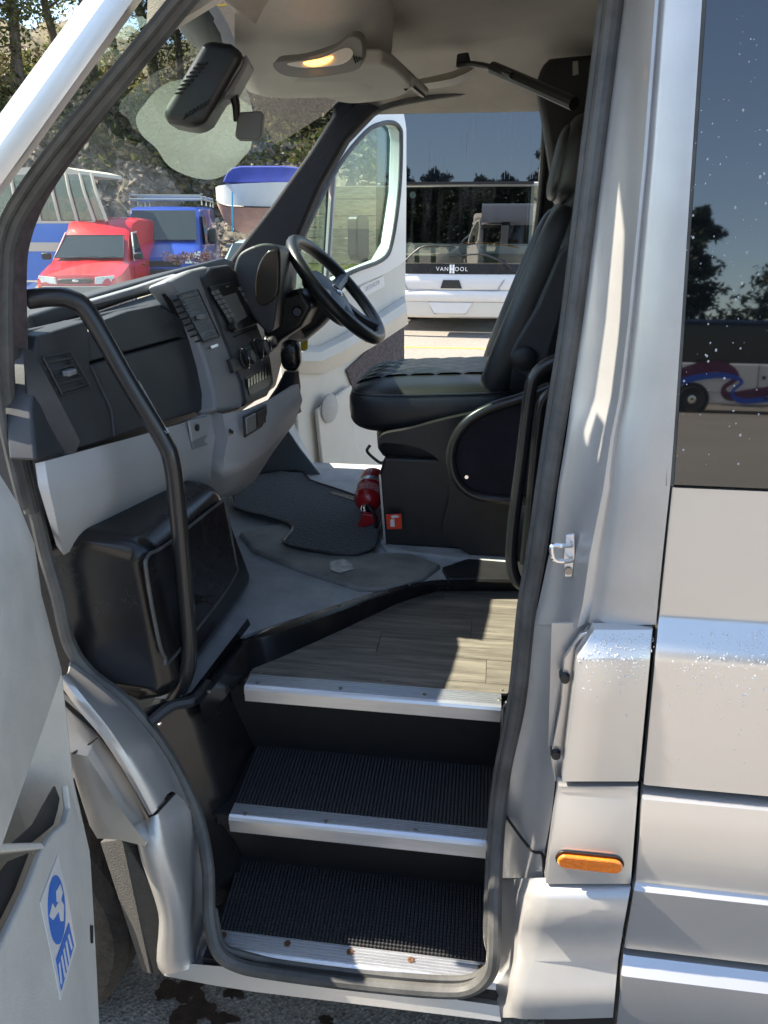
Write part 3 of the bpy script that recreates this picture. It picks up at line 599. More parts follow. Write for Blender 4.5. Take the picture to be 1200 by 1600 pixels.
# glove box: two lids with a seam
MB().grid(sg([[dpt(a, b, -.12) for a, b in [(40, 524), (100, 505), (150, 489), (200, 472), (260, 453), (300, 441), (335, 432)]],
              [dpt(a, b, -.09) for a, b in [(48, 530), (112, 512), (152, 497), (202, 481), (256, 466), (296, 466), (325, 470)]],
              [dpt(a, b, -.012) for a, b in [(58, 536), (138, 514), (154, 506), (204, 489), (252, 480), (290, 504), (318, 524)]]], 2)).build('dash_tray', dashb, dash, fix=False, sharp=80)
MB().plate([dpt(a, b, -.04) for a, b in [(280, 428), (284, 448), (262, 450), (220, 458), (142, 478), (139, 471), (214, 449), (250, 437)]], (-.02, 0, 0)).build('tray_band', dashg, dash, bevel=.004)
gl_lo = [(143, 570), (318, 520), (333, 600), (334, 628), (322, 640), (230, 668), (180, 684), (175, 640)]
gl_up = [(140, 566), (138, 530), (150, 505), (200, 486), (245, 477), (275, 490), (300, 515), (318, 517)]
MB().plate([dpt(a, b, .004) for a, b in gl_lo], (-.03, 0, 0)).build('glovebox_lid', dashb, dash, bevel=.006)
MB().plate([dpt(a, b, .002) for a, b in gl_up], (-.03, 0, 0)).build('glovebox_lid', dashb, dash, bevel=.008)
# outer end with its two vents
MB().plate([dpt(a, b, .0) for a, b in [(58, 525), (138, 500), (142, 570), (176, 650), (182, 684), (56, 721), (48, 640)]], (-.05, 0, 0)).build('dash_end', dashb, dash, bevel=.006)
ve = MB().grid([PY([(36, 545, .10), (50, 553, .125)]), PY([(38, 580, .095), (62, 575, .125)]), PY([(44, 640, .10), (92, 625, .13)]), PY([(52, 690, .105), (125, 688, .14)]), PY([(55, 722, .11), (118, 705, .14)])]).build('dash_end_cap', dashb, dash, solid=.006, fix=False)
def louvre(corners, n, fr, par, m=blackp, depth=(-.03, 0, 0), tab=True):
    """framed vent with separate blades"""
    a, b, c, d = [Vector(p) for p in corners]      # tl, tr, br, bl
    off = Vector(depth)
    f = MB()
    for p, q in ((a, b), (b, c), (c, d), (d, a)): f.tube([p, q], fr, 6, sub=1)
    v = f.build('vent', m, par)
    MB().plate([p + off for p in (a, b, c, d)], off * .05).build('vent_back', gap, par)
    for k in range(n):
        t = (k + .6) / (n + .2); p, q = a.lerp(d, t), b.lerp(c, t); dn_ = (d - a).normalized() * .012
        MB().plate([p, q, q + off * .7 + dn_ * .7, p + off * .7 + dn_ * .7], dn_ * .38).build('vent_slat', m, par)
    if tab:
        p = a.lerp(c, .5); MB().box(p + Vector((.004, 0, 0)), (.014, .028, .010)).build('vent_tab', dashg, par, bevel=.002)
louvre([dpt(a, b, .005) for a, b in [(67, 558), (110, 550), (141, 604), (97, 617)]], 5, .002, dash, m=dashb)
louvre(PY([(41, 572, .10), (55, 574, .118), (80, 622, .128), (42, 627, .10)]), 4, .003, dash, depth=(-.01, .03, 0), tab=False)
# centre stack
CN = Vector((1, -.03, .30)).normalized()
def cpt(px, py, d=0.0): return at(px, py, plane=(Vector((-.635, .7, 1.32)) + CN * d, CN))
bez = [(262, 438), (300, 420), (325, 414), (345, 440), (384, 560), (386, 625), (378, 638), (350, 643), (338, 640), (336, 610), (325, 570), (300, 500), (284, 466), (272, 452)]
MB().plate([cpt(a, b) for a, b in bez], -CN * .06).build('centre_bezel', dashg, dash, bevel=.012, segs=3)
stk_px = [(314, 432), (330, 416), (358, 412), (372, 424), (392, 480), (424, 560), (429, 600), (420, 618), (384, 634), (378, 600)]
stack = MB().plate([cpt(a, b, .006) for a, b in stk_px], -CN * .10).build('centre_stack', dashb, dash, bevel=.01, segs=3)
louvre([cpt(a, b, .008) for a, b in [(276, 460), (309, 452), (343, 526), (318, 535)]], 8, .002, dash, depth=(-.035, 0, 0))
MB().plate([cpt(a, b, .008) for a, b in [(328, 541), (339, 537), (340, 541), (330, 545)]], CN * .002).build('bezel_badge', alu, dash)
def cplate(lst, d0, d1, name, m, bv=.0015, par=stack): return MB().plate([cpt(a, b, d0) for a, b in lst], CN * d1).build(name, m, par, bevel=bv)
cplate([(324, 448), (368, 440), (402, 506), (364, 520)], .007, .005, 'radio', blackp, .003)
cplate([(346, 464), (368, 457), (386, 495), (368, 505)], .0125, .0015, 'radio_screen', screen, .0005)
for r in range(6):
    for c in range(2):
        u, v = 329 + r * 4.6 + c * 6.2, 456 + r * 7.2 - c * 1.8
        cplate([(u, v), (u + 5, v - 1.4), (u + 8.2, v + 4), (u + 3.2, v + 5.4)], .0125, .002, 'radio_button', dashg, .0006)
for r in range(6):
    u, v = 371 + r * 5, 449 + r * 8.5
    cplate([(u, v), (u + 4, v - 1.4), (u + 8, v + 5), (u + 4, v + 6.4)], .0125, .002, 'radio_button', dashg, .0006)
text_px = cplate([(353, 447), (358, 446), (359, 448), (354, 449)], .0125, .0008, 'radio_lettering', dashg, 0)
MB().lathe([(.011, 0), (.011, .012), (.008, .015)], cpt(360, 511, .008), CN, 16).build('radio_knob', blackp, stack)
cplate([(365, 525), (401, 511), (402, 513), (366, 527)], .007, .001, 'stack_seam', gap, 0)
pn = cplate([(375, 546), (412, 530), (418, 552), (384, 576)], .007, .003, 'heater_panel', blackp, .003)
for c, r in (((383, 560), .024), ((404, 546), .027), ((418, 537), .022)):
    kb = MB().lathe([(r, 0), (r, .006), (r * .8, .008), (r * .78, .022), (r * .7, .025), (r * .3, .024)], cpt(*c, .009), CN, 24).build('heater_knob', blackp, stack)
    MB().tube([cpt(*c, .032) + (CN.orthogonal() * math.cos(t) + CN.cross(CN.orthogonal()) * math.sin(t)) * r * .78 for t in [2 * math.pi * k / 20 for k in range(20)]], .0013, 5, closed=True, sub=1).build('knob_ring', chrome, stack)
cplate([(352, 563), (366, 558), (372, 578), (359, 584)], -.002, .012, 'phone_holder', blackp, .003)
cplate([(382, 590), (422, 567), (424, 592), (418, 604), (390, 618)], .0065, .0015, 'tray_frame', blackp, .002)
for k in range(8):
    u = 386 + k * 4.4
    cplate([(u, 592 - k * 2.6), (u + 3.4, 590 - k * 2.6), (u + 4, 604 - k * 2.2), (u + .8, 606 - k * 2.2)], .009, .002, 'tray_rib', glossb, .001)
# light grey lower dash
rows_px = [
    [(55, 724), (120, 706), (200, 684), (270, 664), (332, 643), (352, 648), (384, 640), (424, 622), (456, 602)],
    [(60, 760), (128, 742), (205, 720), (275, 700), (336, 680), (358, 684), (388, 676), (428, 650), (462, 625)],
    [(72, 800), (140, 785), (212, 762), (280, 742), (332, 722), (352, 722), (382, 712), (416, 686), (450, 656)],
    [(88, 852), (150, 835), (218, 812), (280, 790), (325, 768), (345, 760), (372, 746), (392, 730), (418, 700)],
    [(104, 866), (160, 848), (225, 822), (285, 800), (325, 776), (342, 768), (362, 764), (372, 758), (392, 742)]]
dxs = [0.002, .012, .0, -.05, -.14]
cons = [0, 0, 0, 0, .02, .075, .10, .12, .12]
g = [[dpt(px, py, d + c * (1 if i < 3 else .7), tilt=.0 + .0) for (px, py), c in zip(r, cons)] for i, (r, d) in enumerate(zip(rows_px, dxs))]
dn = []
for a, b in zip(g, g[1:]):
    for k in range(3): dn.append([p.lerp(q, k / 3) for p, q in zip(a, b)])
dn.append(g[-1])
low = MB().grid(dn).build('lower_dash', dashl, dash, sharp=70, fix=False, solid=.02)
def lpt(px, py, c=.03): return dpt(px, py, .012 + c, tilt=0)
MB().plate([lpt(a, b, .03) for a, b in [(296, 658), (325, 650), (328, 682), (302, 694)]], (-.006, 0, 0)).build('glovebox_catch', dashl, dash, bevel=.002)
MB().lathe([(.006, 0), (.008, .002), (.008, .006)], lpt(306, 668, .032), (1, 0, 0), 14).build('catch_lock', blackp, dash)
MB().plate([lpt(a, b, .0315) for a, b in [(301, 690), (328, 678), (327, 694), (303, 702)]], (-.004, 0, 0)).build('catch_recess', dashg, dash)
MB().lathe([(.007, 0), (.009, .003), (.005, .006)], lpt(358, 675, .095), (1, 0, 0), 16).build('power_socket', chrome, dash)
MB().lathe([(.0045, 0), (.0045, .009)], lpt(358, 675, .095), (1, 0, 0), 12).build('socket_hole', gap, dash)
def cplate2(lst, c, name, m, bv=.002, off=-.006): return MB().plate([lpt(a, b, c) for a, b in lst], (off, 0, 0)).build(name, m, dash, bevel=bv)
cplate2([(382, 650), (417, 632), (418, 662), (384, 684)], .125, 'tachograph_surround', blackp)
cplate2([(385, 653), (400, 645), (401, 670), (387, 679)], .128, 'tachograph', screen)
cplate2([(402, 645), (416, 637), (416, 660), (403, 668)], .128, 'switch_block', blackp)
cplate2([(384, 700), (412, 682), (406, 703), (384, 722)], .10, 'lower_flap', dashl)
# cluster hood, column, wheel, stalk, gear lever
hood = [(372, 412), (376, 396), (392, 384), (418, 381), (432, 386), (438, 402), (437, 440), (432, 468)]
g = [[at(a, b, y=1.12 + d + .18 * t) + Vector((-.05 * t, 0, 0)) for a, b in hood] for t, d in ((0, 0), (1, 0), (2, 0))]
hd1 = [at(a, b, y=1.02) for a, b in [(366, 430), (368, 408), (378, 393), (402, 382), (420, 380), (432, 384), (438, 396), (438, 440), (434, 470), (424, 520), (398, 500), (378, 462)]]
hd1 = spline(hd1, True, 4)
hd_ = MB().loft([hd1, [p + Vector((-.06, .42, -.02)) for p in hd1]]).build('instrument_hood', dashb, dash, bevel=.008, segs=3)
hf = [at(a, b, y=1.012) for a, b in [(398, 440), (404, 412), (416, 394), (430, 390), (436, 400), (436, 438), (432, 462), (412, 478), (400, 470)]]
MB().plate(spline(hf, True, 4), (0, .012, 0)).build('instrument_face', mat('brown_gloss', (.035, .026, .02), .2), dash, bevel=.006)
wcen = at(527, 453, y=1.38); wax = Vector((.74, -.02, .67)).normalized()
u = Vector((0, 1, 0)); u = (u - wax * u.dot(wax)).normalized(); v = wax.cross(u)
RW = .196
wheelo = MB().tube([wcen + (u * math.cos(t) + v * math.sin(t)) * RW for t in [2 * math.pi * k / 48 for k in range(48)]], .0195, 14, closed=True, sub=1).build('steering_wheel', leather, bus)
hubm = mat('wheel_hub', (.035, .04, .045), .4, bump=.1, bscale=600)
MB().lathe([(.0, -.03), (.098, -.03), (.104, -.005), (.092, .015), (.05, .028), (.0, .030)], wcen - wax * .03, wax, 28).build('hub', hubm, wheelo)
MB().tube([wcen + wax * .0 + (u * math.cos(t) + v * math.sin(t)) * .022 for t in [2 * math.pi * k / 20 for k in range(20)]], .0018, 6, closed=True, sub=1).tube([wcen + wax * .0, wcen + v * .022], .0016, 6, sub=1).tube([wcen, wcen + (u * .866 - v * .5) * .022], .0016, 6, sub=1).tube([wcen, wcen + (-u * .866 - v * .5) * .022], .0016, 6, sub=1).build('hub_emblem', chrome, wheelo)
for a in (0.15, math.pi - .15, math.pi * 1.5 - .45, math.pi * 1.5 + .45):
    d = u * math.cos(a) + v * math.sin(a)
    MB().tube([wcen - wax * .025 + d * .06, wcen - wax * .02 + d * .13, wcen + d * RW], .021, 8).build('spoke', hubm, wheelo)
MB().tube([wcen - wax * .05, wcen - wax * .18, at(440, 500, y=1.3)], .05, 14, sub=2).build('steering_column', blackp, bus)
MB().plate([at(a, b, y=1.2) for a, b in [(405, 470), (470, 452), (488, 480), (470, 512), (440, 532), (415, 560)]], (0, .2, 0)).build('column_shroud', blackp, bus, bevel=.015)
MB().lathe([(.012, 0), (.016, .01), (.012, .014)], at(464, 488, y=1.19), (.3, -1, .2), 14).build('ignition_lock', blackp, bus)
MB().tube([at(440, 470, y=1.25), at(458, 458, y=1.18), at(470, 455, y=1.12)], .008, 8).build('indicator_stalk', blackp, bus)
kn = MB().sq(at(455, 555, y=1.12), (.03, .028, .045), .7, .7).build('gear_lever', glossb, bus)
MB().lathe([(.017, 0), (.017, .012)], at(455, 577, y=1.12), (0, 0, 1), 14).build('collar', chrome, kn)
MB().loft([[p + Vector((math.cos(t) * r, math.sin(t) * r, 0)) * (1 + .1 * math.sin(5 * t)) for t in [2 * math.pi * k / 20 for k in range(20)]] for p, r in ((at(455, 580, y=1.12), .02), (at(450, 605, y=1.14), .035), (at(440, 630, y=1.15), .05), (at(432, 645, y=1.15), .07))]).build('gear_gaiter', leather, kn)
tagm = MB().plate([at(a, b, y=1.45) for a, b in [(470, 522), (480, 519), (480, 545), (477, 548), (470, 548)]], (.002, .003, 0)).build('key_tag', yellow, None)
tag(tagm, 'yellow plastic tag hanging below the steering wheel', 'tag')
# ------------------------------------------------------------------ rails
def rail(pts, r, name='grab_rail'): return MB().tube(pts, r, 14, sub=8).build(name, tubeb, bus)
r1 = rail([at(44, 468, y=.15), at(80, 464, y=.16), at(112, 468, y=.17), at(140, 492, y=.18), at(200, 596, y=.19), at(252, 682, y=.2), at(268, 720, y=.2), at(277, 790, y=.2), at(290, 940, y=.2), at(296, 1020, y=.2), at(288, 1062, y=.2), at(270, 1096, y=.2)], .0165)
MB().lathe([(.026, -.008), (.026, .004), (.02, .008)], at(270, 1098, y=.2), (0, 0, 1), 16).build('rail_foot', blackp, r1)
peel = mat('peeled_steel', (.6, .62, .64), .35, .6, var=.2, vscale=80)
def peel_strip(a, b, n=18):
    m = MB(); rows = []
    for k in range(n + 1):
        t = k / n; c = Vector(a).lerp(Vector(b), t); wv = .004 * (1 + .5 * math.sin(k * 2.1)) * (0.3 if k in (0, n) else 1)
        out = (CAM - c).normalized(); sd_ = (Vector(b) - Vector(a)).cross(out).normalized()
        if sd_.x < 0: sd_ = -sd_
        rr = .0168
        rows.append([c + (out * math.cos(q) + sd_ * math.sin(q)) * rr for q in (.75 - wv * 60, 1.0, 1.35)])
    return m.grid(rows)
for a, b in (((204, 602), (252, 682)), ((280, 830), (295, 1000))):
    peel_strip(at(*a, y=.2 if a[1] > 700 else .195), at(*b, y=.2)).build('worn_patch', peel, r1, fix=False)
r2 = rail([at(880, 560, y=.5), at(858, 568, y=.5), at(838, 585, y=.5), at(828, 615, y=.5), at(815, 720, y=.5), at(802, 820, y=.5), at(799, 875, y=.5), at(806, 905, y=.5), at(818, 915, y=.5)], .0135)
r3 = rail([at(900, 590, y=.55), at(872, 608, y=.55), at(850, 625, y=.55), at(842, 660, y=.55), at(830, 780, y=.55), at(820, 880, y=.55)], .012)
arm = [(860, 604), (815, 622), (770, 636), (735, 655), (713, 682), (705, 712), (710, 742), (726, 764), (752, 776), (800, 781), (850, 781)]
r4 = rail([at(a, b, y=.82) for a, b in arm], .0135, 'partition_rail')
MB().plate([at(a, b, y=.82) for a, b in arm], (0, .012, 0)).build('partition_panel', felt, r4)
MB().lathe([(.006, 0), (.005, .003)], at(729, 745, y=.818), (0, -1, 0), 10).build('stud', chrome, r4)
# ------------------------------------------------------------------ driver seat
rot = Matrix.Rotation(R(20), 3, 'Y')
cush = MB().sq((-.155, 1.27, 1.262), (.262, .27, .082), .55, .38, Matrix.Rotation(R(-3), 3, 'Y'), 40, 20).build('driver_seat', leather, bus, sharp=80)
MB().sq((-.10, 1.27, 1.17), (.235, .26, .09), .5, .35, None, 32, 14).build('cushion_side', leather, cush, sharp=80)
g = []
for i in range(41):
    row = []
    for j in range(31):
        s, t = i / 40, j / 30; x = -.395 + .39 * s; y = 1.13 + .28 * t
        a = abs(math.sin(math.pi * (s * 5 + t * 4))); b = abs(math.sin(math.pi * (s * 5 - t * 4)))
        h = .006 * min(a, b, .5) * 2
        rr = (abs((x + .155) / .262) ** (2 / .38) + abs((y - 1.27) / .27) ** (2 / .38)) ** .19; dz = (1 - min(rr, .999) ** (2 / .55)) ** (.55 / 2)
        z = 1.262 + .082 * dz + h + (x + .155) * .052
        row.append(Vector((x, y, z)))
    g.append(row)
MB().grid(g).build('quilted_insert', leather, cush, sharp=70, fix=False)
pp = []
for k in range(60):
    t = 2 * math.pi * k / 60; cx_, sy_ = math.copysign(abs(math.cos(t)) ** .38, math.cos(t)), math.copysign(abs(math.sin(t)) ** .38, math.sin(t))
    pp.append(Vector((-.155 + .262 * .965 * cx_, 1.27 + .27 * .965 * sy_, 1.262 + .082 * (1 - .965 ** (2 / .55)) ** .275 + .262 * cx_ * .05)))
MB().tube(pp, .0035, 6, closed=True, sub=1).build('piping', leather, cush)
MB().sq((.165, 1.27, 1.56), (.085, .265, .33), .45, .5, rot, 40, 24).build('backrest', leather, cush, sharp=80)
MB().sq((.095, 1.27, 1.57), (.03, .16, .26), .4, .4, rot, 30, 16).build('backrest_insert', leatherg, cush, sharp=80)
for s in (-1, 1):
    MB().sq((.085, 1.27 + s * .20, 1.53), (.05, .055, .28), .5, .7, rot, 24, 16).build('side_bolster', leather if s > 0 else leather, cush, sharp=80)
MB().sq((.215, 1.25, 1.905), (.066, .145, .118), .55, .5, Matrix.Rotation(R(10), 3, 'Y'), 32, 18).build('headrest', leather, cush, sharp=80)
MB().sq((.166, 1.25, 1.905), (.03, .115, .095), .5, .5, Matrix.Rotation(R(10), 3, 'Y'), 28, 14).build('headrest_face', leather, cush, sharp=80)
for s in (-.06, .06): MB().tube([(.22, 1.25 + s, 1.74), (.232, 1.25 + s, 1.86)], .006, 8, sub=1).build('headrest_post', chrome, cush)
def seat_plate(px, y, th, name, m, bv=.012): return MB().plate([at(a, b, y=y) for a, b in px], (0, th, 0)).build(name, m, cush, bevel=bv, segs=3)
seat_plate([(893, 376), (874, 392), (858, 430), (838, 478), (801, 540), (795, 558), (804, 580), (826, 594), (850, 590), (885, 470), (915, 380)], 1.005, .03, 'backrest_side_cover', dashb)
MB().lathe([(.032, .0), (.032, .008), (.026, .012)], at(820, 560, y=1.0), (0, -1, 0), 24).build('recline_knob', blackp, cush)
skp = spline([(592, 700, 0), (600, 692, 0), (655, 700, 0), (690, 725, 0), (702, 770, 0), (692, 830, 0), (720, 858, 0), (760, 880, 0), (778, 880, 0), (800, 860, 0), (830, 700, 0), (800, 640, 0), (720, 650, 0), (640, 670, 0), (596, 680, 0)], True, 4)
seat_plate([(q.x, q.y) for q in skp], .96, .03, 'seat_skirt', blackp, .008)
seat_plate([(592, 742), (600, 851), (720, 860), (780, 860), (790, 720), (600, 715)], 1.0, .5, 'seat_pedestal', blackp, .01)
MB().plate([at(a, b, y=.998) for a, b in [(592, 742), (595, 742), (603, 851), (600, 851)]], (0, .01, 0)).build('pedestal_edge', alu, cush)
MB().plate([at(a, b, z=.852) for a, b in [(592, 842), (604, 858), (718, 872), (810, 880), (810, 850), (640, 830)]], (0, 0, -.03)).build('seat_plinth', cabfloor, cush, bevel=.01)
MB().plate([at(a, b, z=.85) for a, b in [(690, 885), (740, 868), (820, 872), (830, 905), (700, 903)]], (0, 0, -.02)).build('seat_plinth', blackp, cush, bevel=.008)
MB().tube([at(578, 696, y=1.05), at(574, 706, y=1.05), at(592, 722, y=1.05), at(600, 722, y=1.05)], .0045, 8).build('seat_lever', blackp, cush)
st = MB().plate([at(a, b, y=.957) for a, b in [(603, 804), (627, 803), (628, 826), (605, 827)]], (0, .002, 0)).build('extinguisher_sign', mat('sign_red', (.75, .05, .02), .4), cush)
MB().plate([at(a, b, y=.9555) for a, b in [(610, 812), (616, 811), (617, 823), (610, 823)]], (0, .001, 0)).plate([at(a, b, y=.9555) for a, b in [(611, 806), (620, 805), (624, 808), (616, 809.5), (612, 810)]], (0, .001, 0)).build('extinguisher_symbol', white, cush)
# fire extinguisher lying by the seat
fe = empty('fire_extinguisher', at(580, 800, y=1.22)); fe['world_built'] = True
tag(fe, 'red fire extinguisher strapped beside the seat base', 'extinguisher')
a0, a1 = at(586, 742, y=1.3), at(572, 792, y=1.16); ax = (a1 - a0)
L_ = ax.length
MB().lathe([(.03, 0), (.042, .012), (.045, .03), (.045, L_ * .8), (.036, L_ * .93), (.018, L_)], a0, ax, 24).build('cylinder', redp, fe)
MB().lathe([(.0455, L_ * .35), (.0465, L_ * .35), (.0465, L_ * .45), (.0455, L_ * .45)], a0, ax, 24).build('strap', alu, fe)
MB().lathe([(.0453, L_ * .55), (.0457, L_ * .55), (.0457, L_ * .75), (.0453, L_ * .75)], a0, ax, 24).build('instruction_label', mat('label_print', (.55, .2, .18), .5, var=.6, vscale=120), fe)
MB().lathe([(.016, 0), (.016, .02), (.01, .03)], a1, ax, 12).build('valve', chrome, fe)
MB().plate([at(a, b, y=1.12) for a, b in [(566, 802), (590, 806), (592, 814), (572, 824), (556, 830), (560, 818)]], (.0, .02, 0)).build('handle', redp, fe, bevel=.004)
MB().tube([at(575, 790, y=1.13), at(583, 800, y=1.12), at(588, 815, y=1.12), at(586, 830, y=1.12)], .006, 8).build('nozzle', blackp, fe)
# driver's floor mat
mpx = [(364, 764), (372, 752), (395, 742), (440, 736), (474, 738), (484, 750), (520, 762), (565, 778), (598, 796), (592, 830), (584, 856), (560, 865), (520, 864), (470, 857), (446, 850), (444, 842), (456, 828), (450, 818), (410, 806), (366, 792)]
mp_ = [at(a, b, z=.858) for a, b in mpx]
fm = MB().plate(mp_, (0, 0, -.012)).build('floor_mat', carpet, None, bevel=.004)
tag(fm, 'charcoal carpet mat on the floor in front of the driver seat', 'mat')
MB().tube(mp_, .0045, 6, closed=True, sub=2).build('mat_binding', blackp, fm)
lp = MB().plate(PZ([(514, 771), (518, 768), (562, 778), (560, 784)], .859), (0, 0, .001)).build('woven_label', glossb, fm)
# ------------------------------------------------------------------ roof lining and windscreen
cz = 2.27
g = []
for x in (-.52, -.45, -.3, 0, .25, .6, 1.5, 4.8):
    fr = max(0, (-.25 - x)) * .45
    g.append([Vector((x, y, z - fr * (y < 1.7))) for y, z in [(.12, 2.12), (.15, 2.2), (.3, 2.26), (.8, cz), (1.3, cz), (1.55, 2.25), (1.72, 2.20), (1.80, 2.145), (1.84, 2.115)]])
MB().grid(g).build('headliner', headl, bus, sharp=70, fix=False, solid=-.01)
wtop = lambda y: Vector((-.47 - .09 * math.sin(math.pi * (y - .08) / 1.76), y, 2.13 + .02 * math.sin(math.pi * (y - .08) / 1.76)))
wbot = lambda y: Vector((-1.05 - .16 * math.sin(math.pi * (y - .08) / 1.76), y, 1.50))
yy = [.09 + 1.75 * k / 24 for k in range(25)]
ws = MB().grid([[wbot(y).lerp(wtop(y), t) + Vector((-.02, 0, .02)) * math.sin(math.pi * t) for y in yy] for t in [k / 8 for k in range(9)]]).build('windscreen', wscreen, bus, sharp=80, fix=False)
# pale translucent patch on the glass
def on_ws(px, py):
    p = at(px, py, plane=((wbot(.95) + wtop(.95)) / 2, Vector((1, 0, -.93)).normalized())); return p
pale_px = [(205, 150), (196, 172), (206, 195), (228, 215), (250, 245), (285, 263), (320, 268), (345, 258), (368, 235), (382, 212), (380, 150), (350, 110), (250, 110)]
pale_outline = [(q.x, q.y) for q in spline([(a, b, 0) for a, b in pale_px], True, 5)]
MB().plate([on_ws(a, b) + Vector((.02, 0, -.02)) for a, b in pale_outline], (.0005, 0, -.0005)).build('pale_patch', film, ws)
# sensor and mirror housing
def wv_(px, py, d): return at(px, py, y=d)
hp = [(250, 178), (262, 192), (304, 201), (322, 188), (384, 84), (360, 66), (318, 60), (300, 92)]
hs_ = MB().plate([wv_(a, b, .62) for a, b in hp], (-.03, .14, .0)).build('camera_housing', blackp, bus, bevel=.02, segs=4)
for k in range(8):
    u, v_ = 316 - k * 5.6, 97 + k * 6.6
    MB().plate([wv_(u - 8, v_ + 1.5, .617), wv_(u + 8, v_, .617), wv_(u + 7, v_ + 3, .617), wv_(u - 9, v_ + 4.5, .617)], (0, .003, 0)).build('housing_slot', gap, hs_)
for k in range(7):
    u, v_ = 289 + k * 6, 186 - k * 3.6
    MB().plate([wv_(u, v_ - 9, .618), wv_(u + 3, v_ - 10, .618), wv_(u - 1, v_, .618), wv_(u - 4, v_ + 1, .618)], (0, .003, 0)).build('housing_slot', gap, hs_)
MB().plate([wv_(a, b, .66) for a, b in [(384, 84), (390, 95), (365, 142), (345, 155), (322, 188), (360, 110)]], (-.02, .10, 0)).build('housing_side', dashg, hs_, bevel=.008)
ma = MB().tube([wv_(345, 150, .72), wv_(358, 138, .72), wv_(368, 160, .72), wv_(370, 190, .72)], (.014, .007), 10).build('mirror_arm', blackp, bus)
mm = MB().plate([wv_(a, b, .70) for a, b in [(374, 175), (408, 173), (411, 178), (408, 212), (402, 218), (370, 217), (367, 212), (370, 190)]], (-.01, .05, .0)).build('interior_mirror', mat('mirror_shell', (.12, .12, .115), .5, bump=.1, bscale=700), bus, bevel=.008, segs=3)
# overhead console and lamps
oc = at(440, 0, y=.80)
ob = MB().sq(at(446, 8, y=.86) + Vector((0, 0, .07)), (.225, .36, .18), .42, .5, Matrix.Rotation(R(-12), 3, 'X'), 48, 24).build('overhead_console', consl, bus, sharp=80)
MB().sq(at(480, 104, y=1.0) + Vector((-.04, 0, .06)), (.22, .30, .055), .5, .5, Matrix.Rotation(R(-4), 3, 'X'), 40, 16).build('console_flange', consl, ob, sharp=80)
lm = MB().plate(spline([at(a, b, y=.66) for a, b in [(427, 98), (470, 92), (520, 76), (545, 58), (563, 62), (567, 85), (560, 108), (520, 118), (470, 122), (438, 116)]], True, 4), (0, .05, .02)).build('reading_lamp', mat('lamp_housing', (.24, .235, .22), .45), ob, bevel=.006)
MB().plate(spline([at(a, b, y=.656) for a, b in [(450, 98), (500, 90), (540, 74), (552, 84), (535, 100), (490, 106), (458, 104)]], True, 4), (0, .004, 0)).build('lamp_lens', mat('lens_clear', (.75, .7, .62), .15, coat=1), lm, bevel=.002)
MB().plate(spline([at(a, b, y=.653) for a, b in [(474, 98), (500, 92), (520, 88), (510, 98), (490, 103)]], True, 4), (0, .002, 0)).build('lit_bulb', mat('bulb', (1, .5, .15), .4, emit=((1, .42, .08), 2.2)), lm)
for k in range(4):
    MB().plate([at(a, b, y=.653) for a, b in [(551 + k * 4, 88 + k * 1), (553 + k * 4, 86 + k), (557 + k * 3.4, 98 - k * 2), (555 + k * 3.4, 99 - k * 2)]], (0, .002, 0)).build('lamp_slot', gap, lm)
vz = MB().plate(spline([at(a, b, z=2.075) for a, b in [(452, 132), (500, 110), (596, 100), (640, 134), (632, 148), (600, 157), (545, 162), (495, 150)]], True, 3), (.0, .0, .03)).build('sun_visor', visorb, bus, bevel=.008, segs=3)
MB().plate([at(a, b, y=1.1) for a, b in [(570, 82), (590, 78), (612, 84), (650, 120), (652, 130), (640, 140), (628, 124), (592, 104), (575, 98)]], (.01, .25, .01)).build('visor_pocket', visorb, bus, bevel=.012, segs=3)
MB().plate([at(a, b, y=1.095) for a, b in [(590, 106), (602, 104), (640, 136), (634, 142)]], (0, .004, 0)).build('visor_gap', gap, vz)
gh = MB().grid([[at(a, b, y=1.5), at(a + 2, b + h * .5, y=1.44), at(a + 3, b + h, y=1.5)] for a, b, h in [(650, 124, 16), (680, 118, 20), (705, 112, 22), (725, 104, 22), (738, 100, 14)]]).build('grab_handle', visorb, bus, fix=False, solid=.015)
MB().plate([at(a, b, y=1.42) for a, b in [(714, 84), (732, 81), (736, 98), (712, 104)]], (0, .03, 0)).build('handle_bracket', blackp, gh, bevel=.004)
MB().tube([at(716, 102, y=1.42), at(738, 100, y=1.40), at(770, 106, y=1.32), at(800, 118, y=1.22)], .008, 8).tube([at(770, 106, y=1.32), at(830, 132, y=1.18), at(897, 162, y=1.05)], .016, 10).build('blind_roller', blackp, bus)
MB().plate([at(a, b, y=1.5) for a, b in [(838, 128), (848, 98), (860, 90), (960, 80), (960, 330), (870, 330), (850, 200)]], (0, .1, 0)).build('belt_housing', blackp, bus, bevel=.02)
MB().plate([at(a, b, y=1.495) for a, b in [(895, 96), (903, 95), (904, 116), (895, 118)]], (0, .004, 0)).build('belt_clip', mat('clip', (.35, .36, .3), .5), bus)
